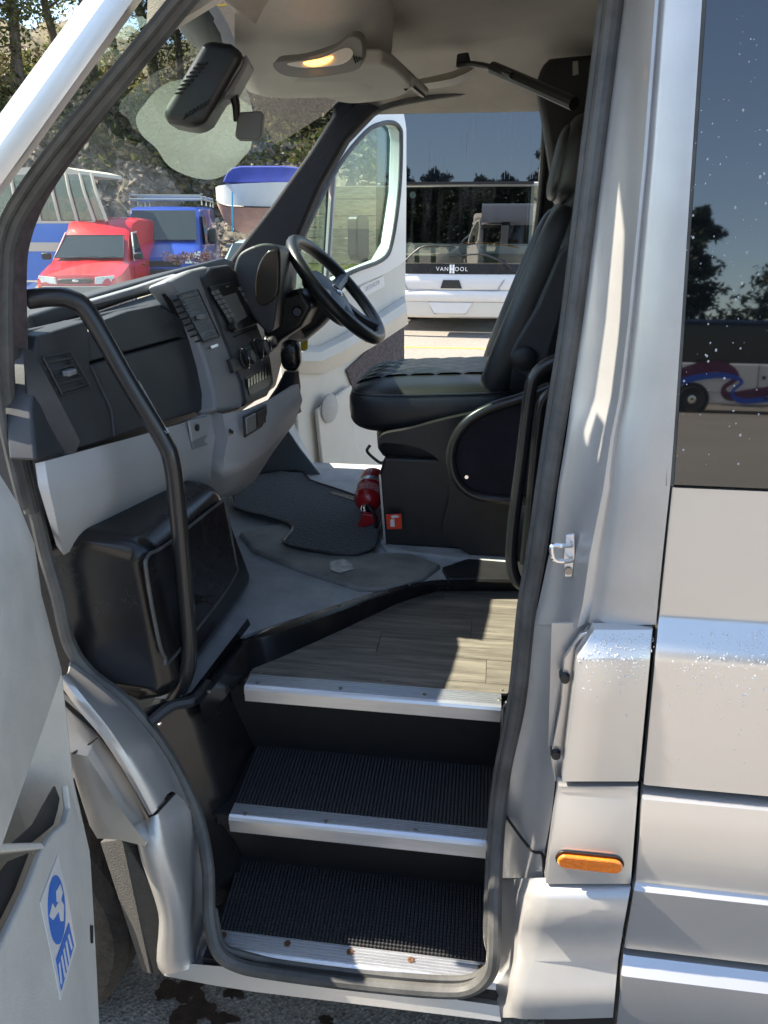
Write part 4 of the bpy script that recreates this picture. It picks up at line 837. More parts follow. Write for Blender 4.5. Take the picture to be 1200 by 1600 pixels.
# driver-side A pillar and B pillar
ap = [(345, 425), (362, 400), (420, 325), (480, 240), (520, 178), (516, 160), (540, 150), (596, 168), (580, 178), (540, 220), (500, 290), (470, 360), (452, 420), (446, 470), (425, 470), (380, 420)]
MB().plate([at(a, b, y=1.74) for a, b in ap], (-.0, .09, 0)).build('a_pillar', purple if False else mat('pillar_charcoal', (.022, .022, .026), .85, bump=.3, bscale=400), bus, bevel=.015, segs=3)
MB().plate([at(a, b, y=1.78) for a, b in [(846, 150), (852, 175), (848, 260), (838, 360), (820, 440), (790, 560), (760, 660), (980, 660), (980, 120), (860, 120)]], (0, .1, 0)).build('b_pillar', mat('pillar_trim_black', (.02, .02, .022), .7), bus, bevel=.012, segs=3)
MB().tube([at(a, b, y=1.775) for a, b in [(560, 190), (600, 168), (650, 156), (740, 142), (820, 134), (842, 140), (851, 165), (848, 260), (838, 360), (822, 440), (795, 560)]], .010, 8).build('door_seal', rubber, bus)
# unseen panel added behind the cab to block light and keep the saloon dark
MB().plate([(.75, .12, .8), (.75, 1.8, .8), (.75, 1.8, 2.25), (.75, .12, 2.25)], (.02, 0, 0)).build('saloon_light_block', felt, bus)
MB().plate([at(a, b, y=.16) for a, b in [(952, -80), (1010, -80), (1010, 900), (832, 900), (868, 640), (890, 500), (920, 250)]], (.02, .02, 0)).build('b_pillar_lining', felt, bus)
# driver sill
sl = MB().grid([[at(a, b, y=1.72), at(a + 14, b + 8, y=1.80), at(a + 26, b + 22, y=1.9)] for a, b in [(425, 640), (440, 672), (462, 712), (490, 745), (530, 775), (600, 800)]]).build('driver_sill', cabfloor, bus, fix=False, solid=.02)
MB().plate([at(a, b, y=1.70) for a, b in [(385, 720), (440, 655), (470, 700), (505, 745), (470, 755), (400, 742)]], (-.02, .03, 0)).build('footwell_side', mat('footwell_grey', (.16, .175, .19), .6), bus, bevel=.01)
# ------------------------------------------------------------------ driver door, open
u_ = Vector((.37, .93, 0)).normalized(); n_ = Vector((.93, -.37, 0)).normalized(); q0 = Vector((-.77, 1.93, 0))
def dd(px, py, d=0.0): return at(px, py, plane=(q0 + n_ * d, n_))
lowp = [(444, 470), (452, 520), (460, 600), (466, 690), (500, 770), (560, 800), (628, 800), (631, 545), (634, 500), (635, 404), (600, 420), (560, 438), (500, 470), (458, 500)]
cream = mat('cream_door_trim', (0.68, 0.655, 0.59), .5, bump=.1, bscale=400, var=.04)
ddoor = MB().plate([dd(a, b) for a, b in lowp], -n_ * .07).build('driver_door', cream, bus, bevel=.012, segs=3)
fo = [(448, 470), (452, 400), (470, 340), (520, 240), (565, 184), (590, 170), (618, 166), (632, 176), (636, 200), (636, 300), (635, 408), (610, 425), (560, 447), (500, 475)]
fi = [(458, 462), (462, 410), (480, 355), (527, 262), (570, 208), (594, 194), (614, 192), (624, 200), (627, 218), (624, 300), (612, 380), (597, 406), (550, 425), (495, 455)]
m_ = MB(); A1 = [dd(a, b, .012) for a, b in fo]; B1 = [dd(a, b, .012) for a, b in fi]
A2 = [p - n_ * .06 for p in A1]; B2 = [p - n_ * .06 for p in B1]
m_.grid([A2, A1, B1, B2, A2], True); m_.build('window_frame', white, ddoor, bevel=.008, sharp=40)
MB().tube([dd(a, b, .012) for a, b in fi], .010, 8, closed=True, sub=4).build('window_seal', rubber, ddoor)
MB().plate([dd(a, b, -.02) for a, b in fi], -n_ * .004).build('door_glass', glass('door_glass_green', (.66, .78, .74), 1.3, dirt=.03, dirt_scale=(60, 60, 4)), ddoor)
MB().tube([dd(508, 470, 0), dd(522, 255, 0)], .014, 8, sub=1).build('divider_bar', mat('divider_grey', (.42, .42, .43), .4), ddoor)
MB().tube([dd(501, 470, .004), dd(514, 262, .004)], .006, 8, sub=1).build('divider_seal', rubber, ddoor)
MB().plate([dd(a, b, .004) for a, b in [(540, 578), (570, 550), (630, 505), (630, 640), (560, 640), (548, 600)]], n_ * .006).build('carpet_panel', mat('purple_grey_carpet', (.12, .10, .105), .95, bump=.4, bscale=300, var=.4, vscale=60), ddoor)
sk = MB().lathe([(.062, 0), (.062, .006), (.055, .009), (.0, .010)], dd(514, 638, .031), n_, 32).build('speaker_grille', mat('speaker_grey', (.42, .42, .40), .6, var=.35, vscale=400), ddoor)
MB().grid([[dd(a, b, .004), dd(a + 2, b + 10, .05), dd(a + 4, b + 24, .06), dd(a + 6, b + 44, .01)] for a, b in [(462, 540), (500, 540), (540, 520), (590, 490), (632, 462)]]).build('armrest', cream, ddoor, fix=False, solid=.006)
MB().plate([dd(a, b, .012) for a, b in [(490, 640), (545, 600), (552, 690), (580, 760), (500, 740)]], n_ * .018).build('door_pocket', cream, ddoor, bevel=.015, segs=3)
MB().plate([dd(a, b, .012) for a, b in [(566, 734), (571, 732), (571, 740), (567, 742)]], n_ * .02).build('pocket_hole', gap, ddoor)
s_ = MB().plate([dd(a, b, .004) for a, b in [(562, 448), (599, 431), (601, 447), (566, 466)]], n_ * .001).build('sticker', white, ddoor)
pA, pB = dd(566, 458, .0055), dd(598, 441, .0055); ex = (pB - pA).normalized(); ez = n_.cross(ex).normalized()
M_ = Matrix(((ex.x, ez.x, n_.x, (pA.x + pB.x) / 2), (ex.y, ez.y, n_.y, (pA.y + pB.y) / 2), (ex.z, ez.z, n_.z, (pA.z + pB.z) / 2), (0, 0, 0, 1)))
tm = text_mesh('sticker_lettering', 'DEFENDER', .028, mat('pale_grey_print', (.45, .47, .5), .5), ddoor, M_, .0003)
mr = MB().plate([dd(a, b, -.16) for a, b in [(558, 340), (562, 336), (575, 336), (578, 342), (578, 400), (574, 412), (562, 408), (558, 398)]], -n_ * .07 + u_ * .02).build('door_mirror', blackp, ddoor, bevel=.012, segs=3)
MB().tube([dd(570, 405, -.17), dd(578, 418, -.1), dd(584, 424, -.05)], .014, 8).build('mirror_arm', blackp, ddoor)
# ------------------------------------------------------------------ water drops on glass and paint
dropm = bpy.data.materials.new('water'); dropm.use_nodes = True; b_ = dropm.node_tree.nodes['Principled BSDF']
b_.inputs['Transmission Weight'].default_value = .6; b_.inputs['Base Color'].default_value = (.9, .92, .95, 1); b_.inputs['Roughness'].default_value = 0.0; b_.inputs['IOR'].default_value = 1.33
def drops(n, sampler, nrm, par, rmin, rmax):
    m = MB(); rnd = random.Random(n)
    nrm = Vector(nrm).normalized(); ex = Vector((1, 0, 0)); ez = nrm.cross(ex).normalized()
    for _ in range(n):
        c = sampler(rnd); r = rmin + (rmax - rmin) * rnd.random() ** 2; s = 1 + rnd.random() * .5
        vs_ = [c + nrm * r * .55]
        for q, h in ((.62, .42), (1, 0)):
            vs_ += [c + (ex * math.cos(t) * q + ez * math.sin(t) * q * s) * r + nrm * r * h for t in [2 * math.pi * k / 7 for k in range(7)]]
        m.add(vs_, [(0, 1 + k, 1 + (k + 1) % 7) for k in range(7)] + [(1 + k, 8 + k, 8 + (k + 1) % 7, 1 + (k + 1) % 7) for k in range(7)])
    return m.build('water_drops', dropm, par, kind='stuff', sharp=80)
def s_win(r):
    z = 1.42 + .7 * r.random() ** .8; x = .24 + .5 * r.random(); return Vector((x, wy(z) - .0041, z))
drops(650, s_win, (0, -1, .084), sw, .0005, .0017)
def s_panel(r):
    py = 985 + abs(r.gauss(0, 75)); px = 1045 + 170 * r.random(); return at(px, min(py, 1225), y=prof(min(py, 1225)) - .0002)
drops(420, s_panel, (0, -1, .2), rp1, .0005, .0017)
def s_flap(r):
    py = 990 + abs(r.gauss(0, 40)); px = 905 + (12 if py < 1020 else 0) + 105 * r.random(); return at(px, min(py, 1200), y=prof(min(py, 1200)) - .0002)
drops(320, s_flap, (0, -1, .3), flap, .0005, .0017)
# ------------------------------------------------------------------ ground
gr = MB().add([(-300, -300, 0), (300, -300, 0), (300, 300, 0), (-300, 300, 0)], [(0, 1, 2, 3)]).build('ground', tarmac); gr['kind'] = 'structure'
tag(gr, 'worn beige grey tarmac yard', None)
wet = mat('wet_stain', (.035, .024, .018), .35, var=.4, vscale=40, bump=.3, bscale=200)
def blob(px, py, rx, ry, seed):
    c = at(px, py, z=0); rnd = random.Random(seed); n = 40; ph = [rnd.random() * 6 for _ in range(6)]; pts = []
    for k in range(n):
        t = 2 * math.pi * k / n; r = 1 + sum(.5 / (j + 1.5) * math.sin((j + 2) * t + ph[j]) for j in range(6)) * .75 + rnd.uniform(-.1, .1)
        pts.append(c + Vector((math.cos(t) * rx * r, math.sin(t) * ry * r, .003 + seed * .0004)))
    MB().add(pts, [tuple(range(n))]).build('damp_stain', wet, gr)
for q in [(282, 1548, .05, .035, 1), (295, 1590, .045, .05, 2), (366, 1553, .02, .018, 3), (345, 1593, .03, .02, 4), (510, 1597, .02, .012, 5), (250, 1560, .008, .008, 6)]: blob(*q)
yl = mat('yellow_line_paint', (.55, .42, .06), .7, var=.3, vscale=6)
for nm, pts in (('a', [(-8, 10.55), (9, 10.9)]), ('b', [(2, -6.3), (16, -6.6)]), ('c', [(3.0, -6.3), (1.2, -12)])):
    a, b = Vector((*pts[0], .004)), Vector((*pts[1], .004)); d = (b - a).normalized().cross(Vector((0, 0, 1))) * .05
    l_ = MB().add([a - d, b - d, b + d, a + d], [(0, 1, 2, 3)]).build('parking_line', yl); l_['kind'] = 'structure'

# ------------------------------------------------------------------ coach facing the driver's door
coachw = mat('coach_white', (.62, .61, .60), .25, var=.02, coat=.6)
cg_up = mat('coach_glass_upper', (.006, .008, .012), .015, ior=2.0, var=.0)
cg_lo = glass('coach_glass', (.30, .36, .34), 3.0, dirt=.04, dirt_scale=(8, 8, 1.2))
co = empty('coach', (-.7, 12, 0)); tag(co, 'white coach seen through the open driver door, tall windscreen facing the minibus', 'coach')
CX = lambda px: at(px, 400, y=12).x + .7
CZ = lambda py: at(710, py, y=12).z
hwid = 1.27
def rr_ring(z, y0, w_, bow):
    n = 12; return [Vector((w_ * (-1 + 2 * k / n), y0 - bow * (1 - (-1 + 2 * k / n) ** 2), z)) for k in range(n + 1)]
def band(name, prof_, m, par=co, w_=hwid, bow=.08, solid=.03):
    return MB().grid([rr_ring(z, y, w_, bow) for z, y in prof_]).build(name, m, par, fix=False, sharp=40, solid=solid)
band('lower_bumper', [(CZ(497), .10), (CZ(494), .02), (CZ(482), .0), (CZ(471.5), .0)], mat('bumper_bounce_tint', (.58, .55, .50), .35, coat=.4))  # coach white with warm ground bounce put into the colour
band('bumper', [(CZ(470.5), -.01), (CZ(468), -.03), (CZ(456), -.03), (CZ(453.5), -.01)], coachw)
band('front_panel', [(CZ(452.5), .0), (CZ(450), -.015), (CZ(432), .0), (CZ(428.5), .02)], coachw)
band('badge_panel', [(CZ(428), .03), (CZ(412), .04)], glossb)
band('wind_screen_lower', [(CZ(411), -.02), (CZ(350), -.012), (CZ(292), .0)], cg_lo, solid=0, bow=.004)
band('screen_bar', [(CZ(291.5), .16), (CZ(290), .13), (CZ(286), .13), (CZ(284.5), .17)], mat('grey_bar', (.42, .42, .42), .35, .3))
band('wind_screen_upper', [(CZ(284), .10), (CZ(200), .10 + (CZ(200) - CZ(284)) * .055), (CZ(100), .10 + (CZ(100) - CZ(284)) * .055)], cg_up, solid=.01, bow=.004)
zt_ = CZ(100)
MB().loft([[Vector((sx * hwid, y, z)) for sx, y, z in [(-1, .1, .35), (1, .1, .35), (1, .12, 1.2), (1, .2, 2.2), (1, .3, zt_), (.9, .45, zt_ + .12), (-.9, .45, zt_ + .12), (-1, .3, zt_), (-1, .2, 2.2), (-1, .12, 1.2)]][::1], [Vector((sx * hwid, 11.5, z)) for sx, z in [(-1, .35), (1, .35), (1, 1.2), (1, 2.2), (1, zt_), (.9, zt_ + .12), (-.9, zt_ + .12), (-1, zt_), (-1, 2.2), (-1, 1.2)]]])
MB().box((0, 6.2, .9), (2.5, 11.0, 1.1)).box((0, 6.6, zt_ - .1), (2.5, 10.6, .3)).box((0, 11.6, 2.2), (2.5, .1, 3.2)).box((-1.23, 6.4, 2.4), (.05, 10.8, 2.2)).box((1.23, 6.4, 2.4), (.05, 10.8, 2.2)).build('coach_body', coachw, co)
MB().box((0, 2.2, 2.3), (2.4, .05, 2.0)).box((0, 1.0, CZ(286)), (2.4, 2, .04)).build('interior_screen', gap, co)
MB().box((0, .35, CZ(404)), (2.3, .6, .12)).build('coach_dashboard', mat('coach_dash', (.20, .21, .17), .7, var=.2, vscale=3), co, bevel=.03)
for s, x in ((1, .95), (-1, -.95)):
    MB().lathe([(.25, -.12), (.44, -.14), (.5, -.1), (.5, .1), (.44, .14)], (x, 2.6, .5), (1, 0, 0), 28).build('wheel', tyrem, co)
def cfront(px, py, dy): return Vector((CX(px), -.08 * (1 - (CX(px) / hwid) ** 2) + dy, CZ(py)))
MB().plate([cfront(a, b, -.018) for a, b in [(690, 450), (694, 437), (719, 437), (724, 450)]], (0, -.006, 0)).build('handle_recess', blackp, co)
MB().plate([cfront(a, b, -.006) for a, b in [(671, 472), (742, 472), (731, 489), (681, 489)]], (0, -.012, 0)).build('plate_mount', coachw, co, bevel=.01)
sm = MB().tube([cfront(a, b, -.02) for a, b in [(633, 440), (637, 450), (650, 453), (770, 453), (782, 448), (790, 436)]], .006, 6).build('panel_seam', mat('seam_grey', (.15, .17, .22), .5), co)
MB().tube([cfront(a, b, .0) for a, b in [(671, 471), (680, 488), (684, 490)]], .005, 6).tube([cfront(a, b, .0) for a, b in [(742, 471), (732, 487), (728, 490)]], .005, 6).build('panel_seam', sm.data.materials[0], co)
lw = mat('white_lettering', (.85, .85, .85), .4)
def tmat(px, py): c = cfront(px, py, .015); return Matrix(((1, 0, 0, c.x), (0, 0, -1, c.y), (0, 1, 0, c.z), (0, 0, 0, 1)))
text_mesh('lettering', 'VAN', .088, lw, co, tmat(692, 423), .004, 1.25)
text_mesh('lettering', 'OOL', .088, lw, co, tmat(721.5, 423), .004, 1.25)
hb = MB()
for px in (705, 709.5): hb.box(cfront(px, 420, .01), (.032, .012, .135))
hb.box(cfront(707.2, 420, .01), (.075, .010, .022)).build('lettering', lw, co)
def wiper(name, pts, r): return MB().tube([cfront(a, b, dy) for a, b, dy in pts], r, 6, sub=3).build(name, blackp, co)
wiper('wiper', [(633, 408, .0), (655, 388, .0), (672, 384, .0), (686, 384, .02)], .014)
wiper('wiper', [(800, 420, -.02), (790, 411, -.02), (762, 399, .0), (750, 398, .0)], .018)
wiper('wiper_blade', [(656, 386, .0), (700, 384, .02), (742, 381, .04)], .011)
wiper('wiper_blade', [(702, 402, .02), (730, 398, .01), (757, 398, .01), (790, 408, .0)], .011)
MB().tube([cfront(a, b, .5) for a, b in [(720, 381), (740, 380), (760, 381), (790, 384), (812, 388)]], .014, 8).tube([cfront(736, 380, .5), cfront(736, 392, .5)], .012, 8, sub=1).build('orange_rail', mat('orange_rail', (.7, .22, .03), .5), co)
MB().plate([cfront(a, b, .45) for a, b in [(790, 402), (812, 396), (835, 398), (830, 406), (800, 406)]], (0, .1, 0)).build('folded_vest', mat('lime', (.55, .6, .12), .8), co)
MB().lathe([(.05, 0), (.05, .004), (.03, .004), (.028, .006)], cfront(643, 304, .14), (0, -1, 0), 20).build('screen_sticker', mat('pale_sticker', (.55, .6, .55), .6), co)
streak = mat('dried_runs', (.16, .18, .21), .8)
sm_ = MB(); rnd = random.Random(3)
for _ in range(30):
    px = 655 + rnd.random() ** .7 * 185; top_ = rnd.uniform(150, 255); ln = rnd.uniform(8, 75); c0 = cfront(px, top_, 0); y_ = .095 + (c0.z - CZ(284)) * .055
    xx = CX(px); yy_ = y_ - .012; w_ = rnd.uniform(.0012, .0045)
    z1_ = CZ(min(280, top_ + ln)); y1_ = yy_ - (c0.z - z1_) * .055
    sm_.plate([(xx - w_ * .3, yy_, c0.z), (xx + w_ * .3, yy_, c0.z), (xx + w_, y1_, z1_), (xx - w_, y1_, z1_)], (0, -.001, 0))
sm_.build('dried_runs', streak, co, kind='stuff')

# ------------------------------------------------------------------ coach behind the camera (seen mirrored in the side window)
c2 = empty('coach', (11, -29, 0)); tag(c2, 'white coach with maroon and blue ribbon stripe, mirrored in the dark side window', 'coach')
LX = 6.2
MB().box((0, -1.25, 1.1), (2 * LX, 2.5, 1.5)).build('coach_side', coachw, c2, bevel=.08)
MB().box((0, -1.25, 2.55), (2 * LX - .1, 2.44, 1.42)).build('window_band', mat('coach_dark_glass', (.008, .01, .014), .05), c2, bevel=.1)
MB().box((0, -1.25, 3.32), (2 * LX - .2, 2.3, .14)).build('roof', mat('coach_roof_navy', (.02, .04, .09), .3), c2, bevel=.05)
for x in (-3.6, 2.6):
    w_ = MB().lathe([(.3, -.1), (.46, -.12), (.5, -.06), (.5, .1)], (x, -.08, .5), (0, -1, 0), 28).build('wheel', tyrem, c2)
    MB().lathe([(.05, .05), (.12, .06), (.24, .02), (.28, .05), (.28, -.1)], (x, -.03, .5), (0, 1, 0), 24).build('rim', chrome, w_)
    MB().lathe([(.62, 0), (.62, .012)], (x, .0, .5), (0, 1, 0), 28).build('wheel_arch', gap, c2)
for x in (-1.35, .3, 1.5, 4.3): MB().box((x, .004, 1.15), (.02, .01, 1.35)).build('panel_seam', gap, c2)
MB().box((0, .004, .78), (2 * LX - .2, .01, .012)).build('panel_seam', gap, c2)
for x, z in ((-1.15, 1.35), (.15, 1.4)): MB().box((x, .006, z), (.12, .02, .12)).build('locker_latch', blackp, c2)
for x in (-2.4, -1.0, -.6, 0.4): MB().box((x, .006, .6), (.12, .02, .1)).build('locker_latch', blackp, c2)
def ribbon(pts, ws, m, off):
    p = spline([(x, z, 0) for x, z in pts], False, 8); q = MB(); n = len(p); rows = []
    for i, v in enumerate(p):
        t = (p[min(i + 1, n - 1)] - p[max(i - 1, 0)]).normalized(); nn = Vector((-t.y, t.x, 0)); k = i / (n - 1) * (len(ws) - 1); a = int(min(k, len(ws) - 2)); wd = ws[a] + (ws[a + 1] - ws[a]) * (k - a)
        rows.append([Vector(((v + nn * wd).x, off, (v + nn * wd).y)), Vector(((v - nn * wd).x, off, (v - nn * wd).y))])
    q.grid(rows).build('ribbon_stripe', m, c2, fix=False)
maroon = mat('maroon_film', (.10, .012, .05), .4); bluef = mat('blue_film', (.02, .08, .45), .4)
ribbon([(-5.6, 1.2), (-4.4, 1.3), (-3.4, 1.65), (-2.6, 1.7), (-2.1, 1.35), (-2.5, .95), (-2.3, .65), (-1.5, .75), (-.2, 1.0), (1.4, .95), (2.4, .7)], [.1, .2, .22, .2, .1, .08, .16, .2, .14, .1, .03], maroon, .006)
ribbon([(-5.6, .98), (-4.4, 1.05), (-3.4, 1.32), (-2.5, 1.4), (-1.9, 1.2), (-2.2, .8), (-1.9, .5), (-1.1, .55), (.2, .8), (1.5, .75), (2.4, .6)], [.08, .12, .12, .1, .06, .05, .1, .1, .08, .06, .02], bluef, .009)

# ------------------------------------------------------------------ vehicles beyond the windscreen
carglass = mat('car_glass', (.025, .035, .035), .05, ior=1.6)
def body_loft(st, m, name, par, zlo=.28, smooth=30):
    rings = []
    for x, zt, zb, wb, wt in st:      # station: roof height, belt height, width at belt, width at roof
        rings.append([Vector((x, s * w, z)) for s, w, z in [(-1, wb * .92, zlo), (-1, wb, zlo + .18), (-1, wb, zb * .75), (-1, wb * .97, zb), (-1, wt, zt - .05), (-1, wt * .86, zt), (0, 0, zt + .015), (1, wt * .86, zt), (1, wt, zt - .05), (1, wb * .97, zb), (1, wb, zb * .75), (1, wb, zlo + .18), (1, wb * .92, zlo)]])
    return MB().loft(rings).build(name, m, par, sharp=smooth)
def wheels(par, xs, y, r=.3):
    for x in xs:
        for s in (-1, 1):
            w_ = MB().lathe([(.18, -.08), (r * .92, -.1), (r, -.06), (r, .06), (r * .92, .1)], (x, s * y, r), (0, 1, 0), 24).build('wheel', tyrem, par)
            MB().lathe([(.02, .0), (r * .6, .02), (r * .62, -.05)], (x, s * (y + .09), r), (0, s, 0), 18).build('rim', mat('hubcap', (.4, .4, .4), .4, .6) if 'hubcap' not in MATS else MATS['hubcap'], w_)
redcar = mat('red_car_paint', (.55, .012, .018), .3, coat=.6, var=.05, vscale=2)
rv = empty('red_van', at(172, 460, y=15.6) * 1, R(-80)); rv.location.z = .06
tag(rv, 'small red panel van with grey bumper parked beside the old blue bus', 'van')
body_loft([(2.08, .62, .60, .70, .66), (2.02, .76, .70, .78, .70), (1.7, .86, .78, .83, .74), (1.15, .98, .92, .84, .76), (1.0, 1.05, .95, .84, .74), (.42, 1.50, .98, .84, .66), (.30, 1.58, 1.0, .84, .66), (.05, 1.76, 1.0, .84, .68), (-.3, 1.84, 1.0, .84, .72), (-1.9, 1.82, 1.0, .84, .72), (-2.08, 1.70, 1.0, .82, .70)], redcar, 'body', rv)
rb = [Vector((x, y, z)) for x, y, z in [(1.08, -.70, 1.04), (1.08, .70, 1.04), (.50, .60, 1.46), (.50, -.60, 1.46)]]
MB().plate([p + Vector((.02, 0, .015)) for p in rb], (.006, 0, .006)).build('windscreen', carglass, rv)
MB().tube([p + Vector((.026, 0, .02)) for p in rb], .014, 6, closed=True, sub=1).build('screen_seal', rubber, rv)
for s in (-1, 1):
    dw = MB().plate([(.78, s * .81, 1.0), (.06, s * .83, 1.0), (.0, s * .715, 1.52), (.30, s * .69, 1.50)], (0, s * .006, 0)).build('side_window', carglass, rv)
    MB().tube([(.82, s * .84, .99), (.28, s * .70, 1.53), (-.03, s * .715, 1.55)], .016, 6, sub=1).build('window_trim', white, dw)
    MB().plate([(2.075, s * .36, .60), (2.02, s * .72, .62), (1.97, s * .73, .76), (2.06, s * .38, .735)], (.03, s * .01, 0)).build('headlight', mat('headlight', (.6, .6, .55), .15, coat=1, var=.2, vscale=20) if 'headlight' not in MATS else MATS['headlight'], rv, bevel=.01)
    MB().sq((.85, s * .95, 1.08), (.06, .10, .07), .5, .5).build('door_mirror', blackp, rv)
    MB().box((.1, s * .855, .88), (.14, .02, .03)).build('door_handle', blackp, rv)
    MB().tube([(.95, s * .85, .45), (.92, s * .85, .95), (-.12, s * .85, .98), (-.12, s * .855, .45)], .005, 5, sub=1).build('door_seam', gap, rv)
MB().sq((2.05, 0, .66), (.05, .35, .05), .5, .4).build('grille', blackp, rv)
MB().sq((2.10, 0, .665), (.012, .06, .025), .8, 1).build('badge', chrome, rv)
MB().loft([[Vector((x, y, z)) for x, z in [(2.16, .32), (2.2, .4), (2.18, .56), (2.0, .57), (1.9, .32)]] if abs(y) < .75 else [Vector((x, y, z)) for x, z in [(1.95, .33), (1.98, .4), (1.97, .55), (1.85, .56), (1.75, .33)]] for y in (-.84, -.7, 0, .7, .84)]).build('front_bumper', mat('bumper_grey', (.20, .21, .20), .6), rv, sharp=40)
MB().tube([(1.15, -.5, 1.04), (1.10, -.1, 1.07), (1.08, .2, 1.075)], .012, 5, sub=2).tube([(1.15, .1, 1.04), (1.10, .4, 1.07), (1.05, .6, 1.085)], .012, 5, sub=2).build('wiper', blackp, rv)
wheels(rv, (1.3, -1.3), .74)
bluecar = mat('blue_van_paint', (.012, .05, .33), .3, coat=.6)
bv_ = empty('blue_van', at(272, 400, y=18.6) * 1, R(-76)); bv_.location.z = 0
tag(bv_, 'dark blue panel van with silver roof rack in front of rocky bank', 'van')
body_loft([(2.45, .85, .8, .86, .80), (2.38, 1.05, .95, .93, .84), (1.75, 1.30, 1.2, .96, .86), (1.55, 1.40, 1.25, .97, .86), (.85, 2.08, 1.3, .97, .80), (.65, 2.16, 1.3, .97, .82), (-2.3, 2.2, 1.3, .97, .84), (-2.45, 2.1, 1.3, .95, .82)], bluecar, 'body', bv_, zlo=.35)
MB().plate([Vector(p) + Vector((.025, 0, .02)) for p in [(1.62, -.80, 1.40), (1.62, .80, 1.40), (.92, .74, 2.05), (.92, -.74, 2.05)]], (.006, 0, .006)).build('windscreen', carglass, bv_)
for s in (-1, 1):
    MB().plate([(1.35, s * .965, 1.32), (.3, s * .985, 1.32), (.3, s * .88, 1.95), (.85, s * .87, 1.95)], (0, s * .01, 0)).build('side_window', carglass, bv_)
    MB().plate([(2.44, s * .60, .92), (2.36, s * .88, .92), (2.1, s * .92, 1.18), (2.38, s * .62, 1.10)], (.04, s * .01, .01)).build('headlight', MATS['headlight'], bv_, bevel=.01)
    MB().sq((1.25, s * 1.12, 1.5), (.07, .11, .18), .5, .5).build('door_mirror', blackp, bv_)
MB().loft([[Vector((x, y, z)) for x, z in [(2.5, .35), (2.55, .5), (2.52, .8), (2.3, .82), (2.2, .35)]] for y in (-.93, 0, .93)]).build('front_bumper', blackp, bv_)
MB().box((2.47, 0, .93), (.05, 1.0, .12)).build('grille', blackp, bv_, bevel=.01)
rk = MB()
for x in (.5, -.5, -1.5, -2.2): rk.tube([(x, -.85, 2.2), (x, -.85, 2.42), (x, .85, 2.42), (x, .85, 2.2)], .022, 6, sub=1)
for y in (-.85, .85): rk.tube([(.55, y, 2.34), (-2.25, y, 2.34)], .022, 6, sub=1).tube([(.55, y, 2.46), (.2, y, 2.46)], .018, 6, sub=1)
rk.tube([(.6, -.85, 2.32), (.6, .85, 2.32)], .03, 6, sub=1); rk.build('roof_rack', mat('rack_grey', (.42, .44, .42), .4, .5), bv_)
wheels(bv_, (1.55, -1.5), .86, .34)
# the old bus
ob_ = empty('vintage_bus', (at(80, 400, y=15.5).x, 15.5, 0)); tag(ob_, 'old blue and white bus with red tartan seats behind its windows', 'bus')
BXf = lambda px, py: (at(px, py, y=15.5) - Vector(ob_.location))
busb = mat('bus_blue', (.015, .17, .70), .3, coat=.6, var=.06, vscale=2); busw = mat('bus_cream', (.66, .60, .50), .4)
x0 = BXf(-150, 400).x; x1 = BXf(166, 400).x
zf = lambda py: BXf(120, py).z
def strip(name, za, zb, m, rx=0, y=0): 
    return MB().loft([[Vector((x0, y, za)), Vector((x1 - .15, y, za)), Vector((x1, y + .3, za)), Vector((x1, y + 2.2, za)), Vector((x0, y + 2.2, za))], [Vector((x0, y, zb)), Vector((x1 - .15 - rx, y, zb)), Vector((x1 - rx, y + .3, zb)), Vector((x1 - rx, y + 2.2, zb)), Vector((x0, y + 2.2, zb))]]).build(name, m, ob_, sharp=50)
strip('lower_panel', .35, zf(393), busb); strip('waist_stripe', zf(393), zf(379), busw, .0, -.012); strip('upper_panel', zf(379), zf(349), busb, .02)
strip('waist_rail', zf(349), zf(345), busw, .04, -.01)
tops = [BXf(a, b) for a, b in [(-150, 262), (100, 262), (128, 264), (140, 270)]]
MB().loft([[Vector((x0, y, zf(272))), Vector((x0, y, zf(262))), Vector((x1 - .75, y, zf(260))), Vector((x1 - .45, y, zf(266))), Vector((x1 - .42, y, zf(272)))] for y in (.06, 2.1)]).build('roof', busw, ob_, sharp=40)
for a, b in ((166, 140), (147, 122), (120, 100), (92, 75), (62, 45), (30, 14), (-10, -26), (-60, -76)):
    MB().tube([BXf(a, 346) + Vector((0, .03, 0)), BXf(b + (a - b) * .35, 300) + Vector((0, .03, 0)), BXf(b, 270) + Vector((0, .07, 0))], .035, 6, sub=3).build('window_pillar', busw, ob_)
wq = [(163, 344), (145, 344), (119, 344), (91, 344), (61, 344), (29, 344), (-11, 344), (-61, 344)]; wt_ = [(139, 272), (122, 272), (100, 272), (75, 272), (45, 272), (14, 272), (-26, 272), (-76, 272)]
bgl = glass('bus_glass', (.75, .8, .78), 2.0)
for k in range(7):
    MB().plate([BXf(*wq[k]) + Vector((0, .05, 0)), BXf(*wq[k + 1]) + Vector((0, .05, 0)), BXf(*wt_[k + 1]) + Vector((0, .07, 0)), BXf(*wt_[k]) + Vector((0, .07, 0))], (0, .005, 0)).build('window', bgl, ob_)
tart = mat('red_tartan', (.42, .10, .08), .9, var=.6, vscale=14, stretch=(1, 1, 3))
for k in range(1, 6):
    c = BXf(150 - k * 24, 345); MB().sq(c + Vector((-.1, .6, .12)), (.16, .22, .36), .45, .45, None, 16, 8).build('bus_seat', tart, ob_)
    MB().sq(c + Vector((-.1, .36, .28)), (.08, .02, .10), .8, .8, None, 14, 6).build('headrest', gap, ob_)
MB().box(((x0 + x1) / 2, 2.2, zf(310)), (x1 - x0 - 2.6, .05, 1.1)).build('far_side', mat('bus_inside', (.12, .12, .11), .8), ob_)
MB().box((x1 - 3.4, .0, zf(330) - 1.05), (.012, .02, 1.0)).build('door_seam', gap, ob_)
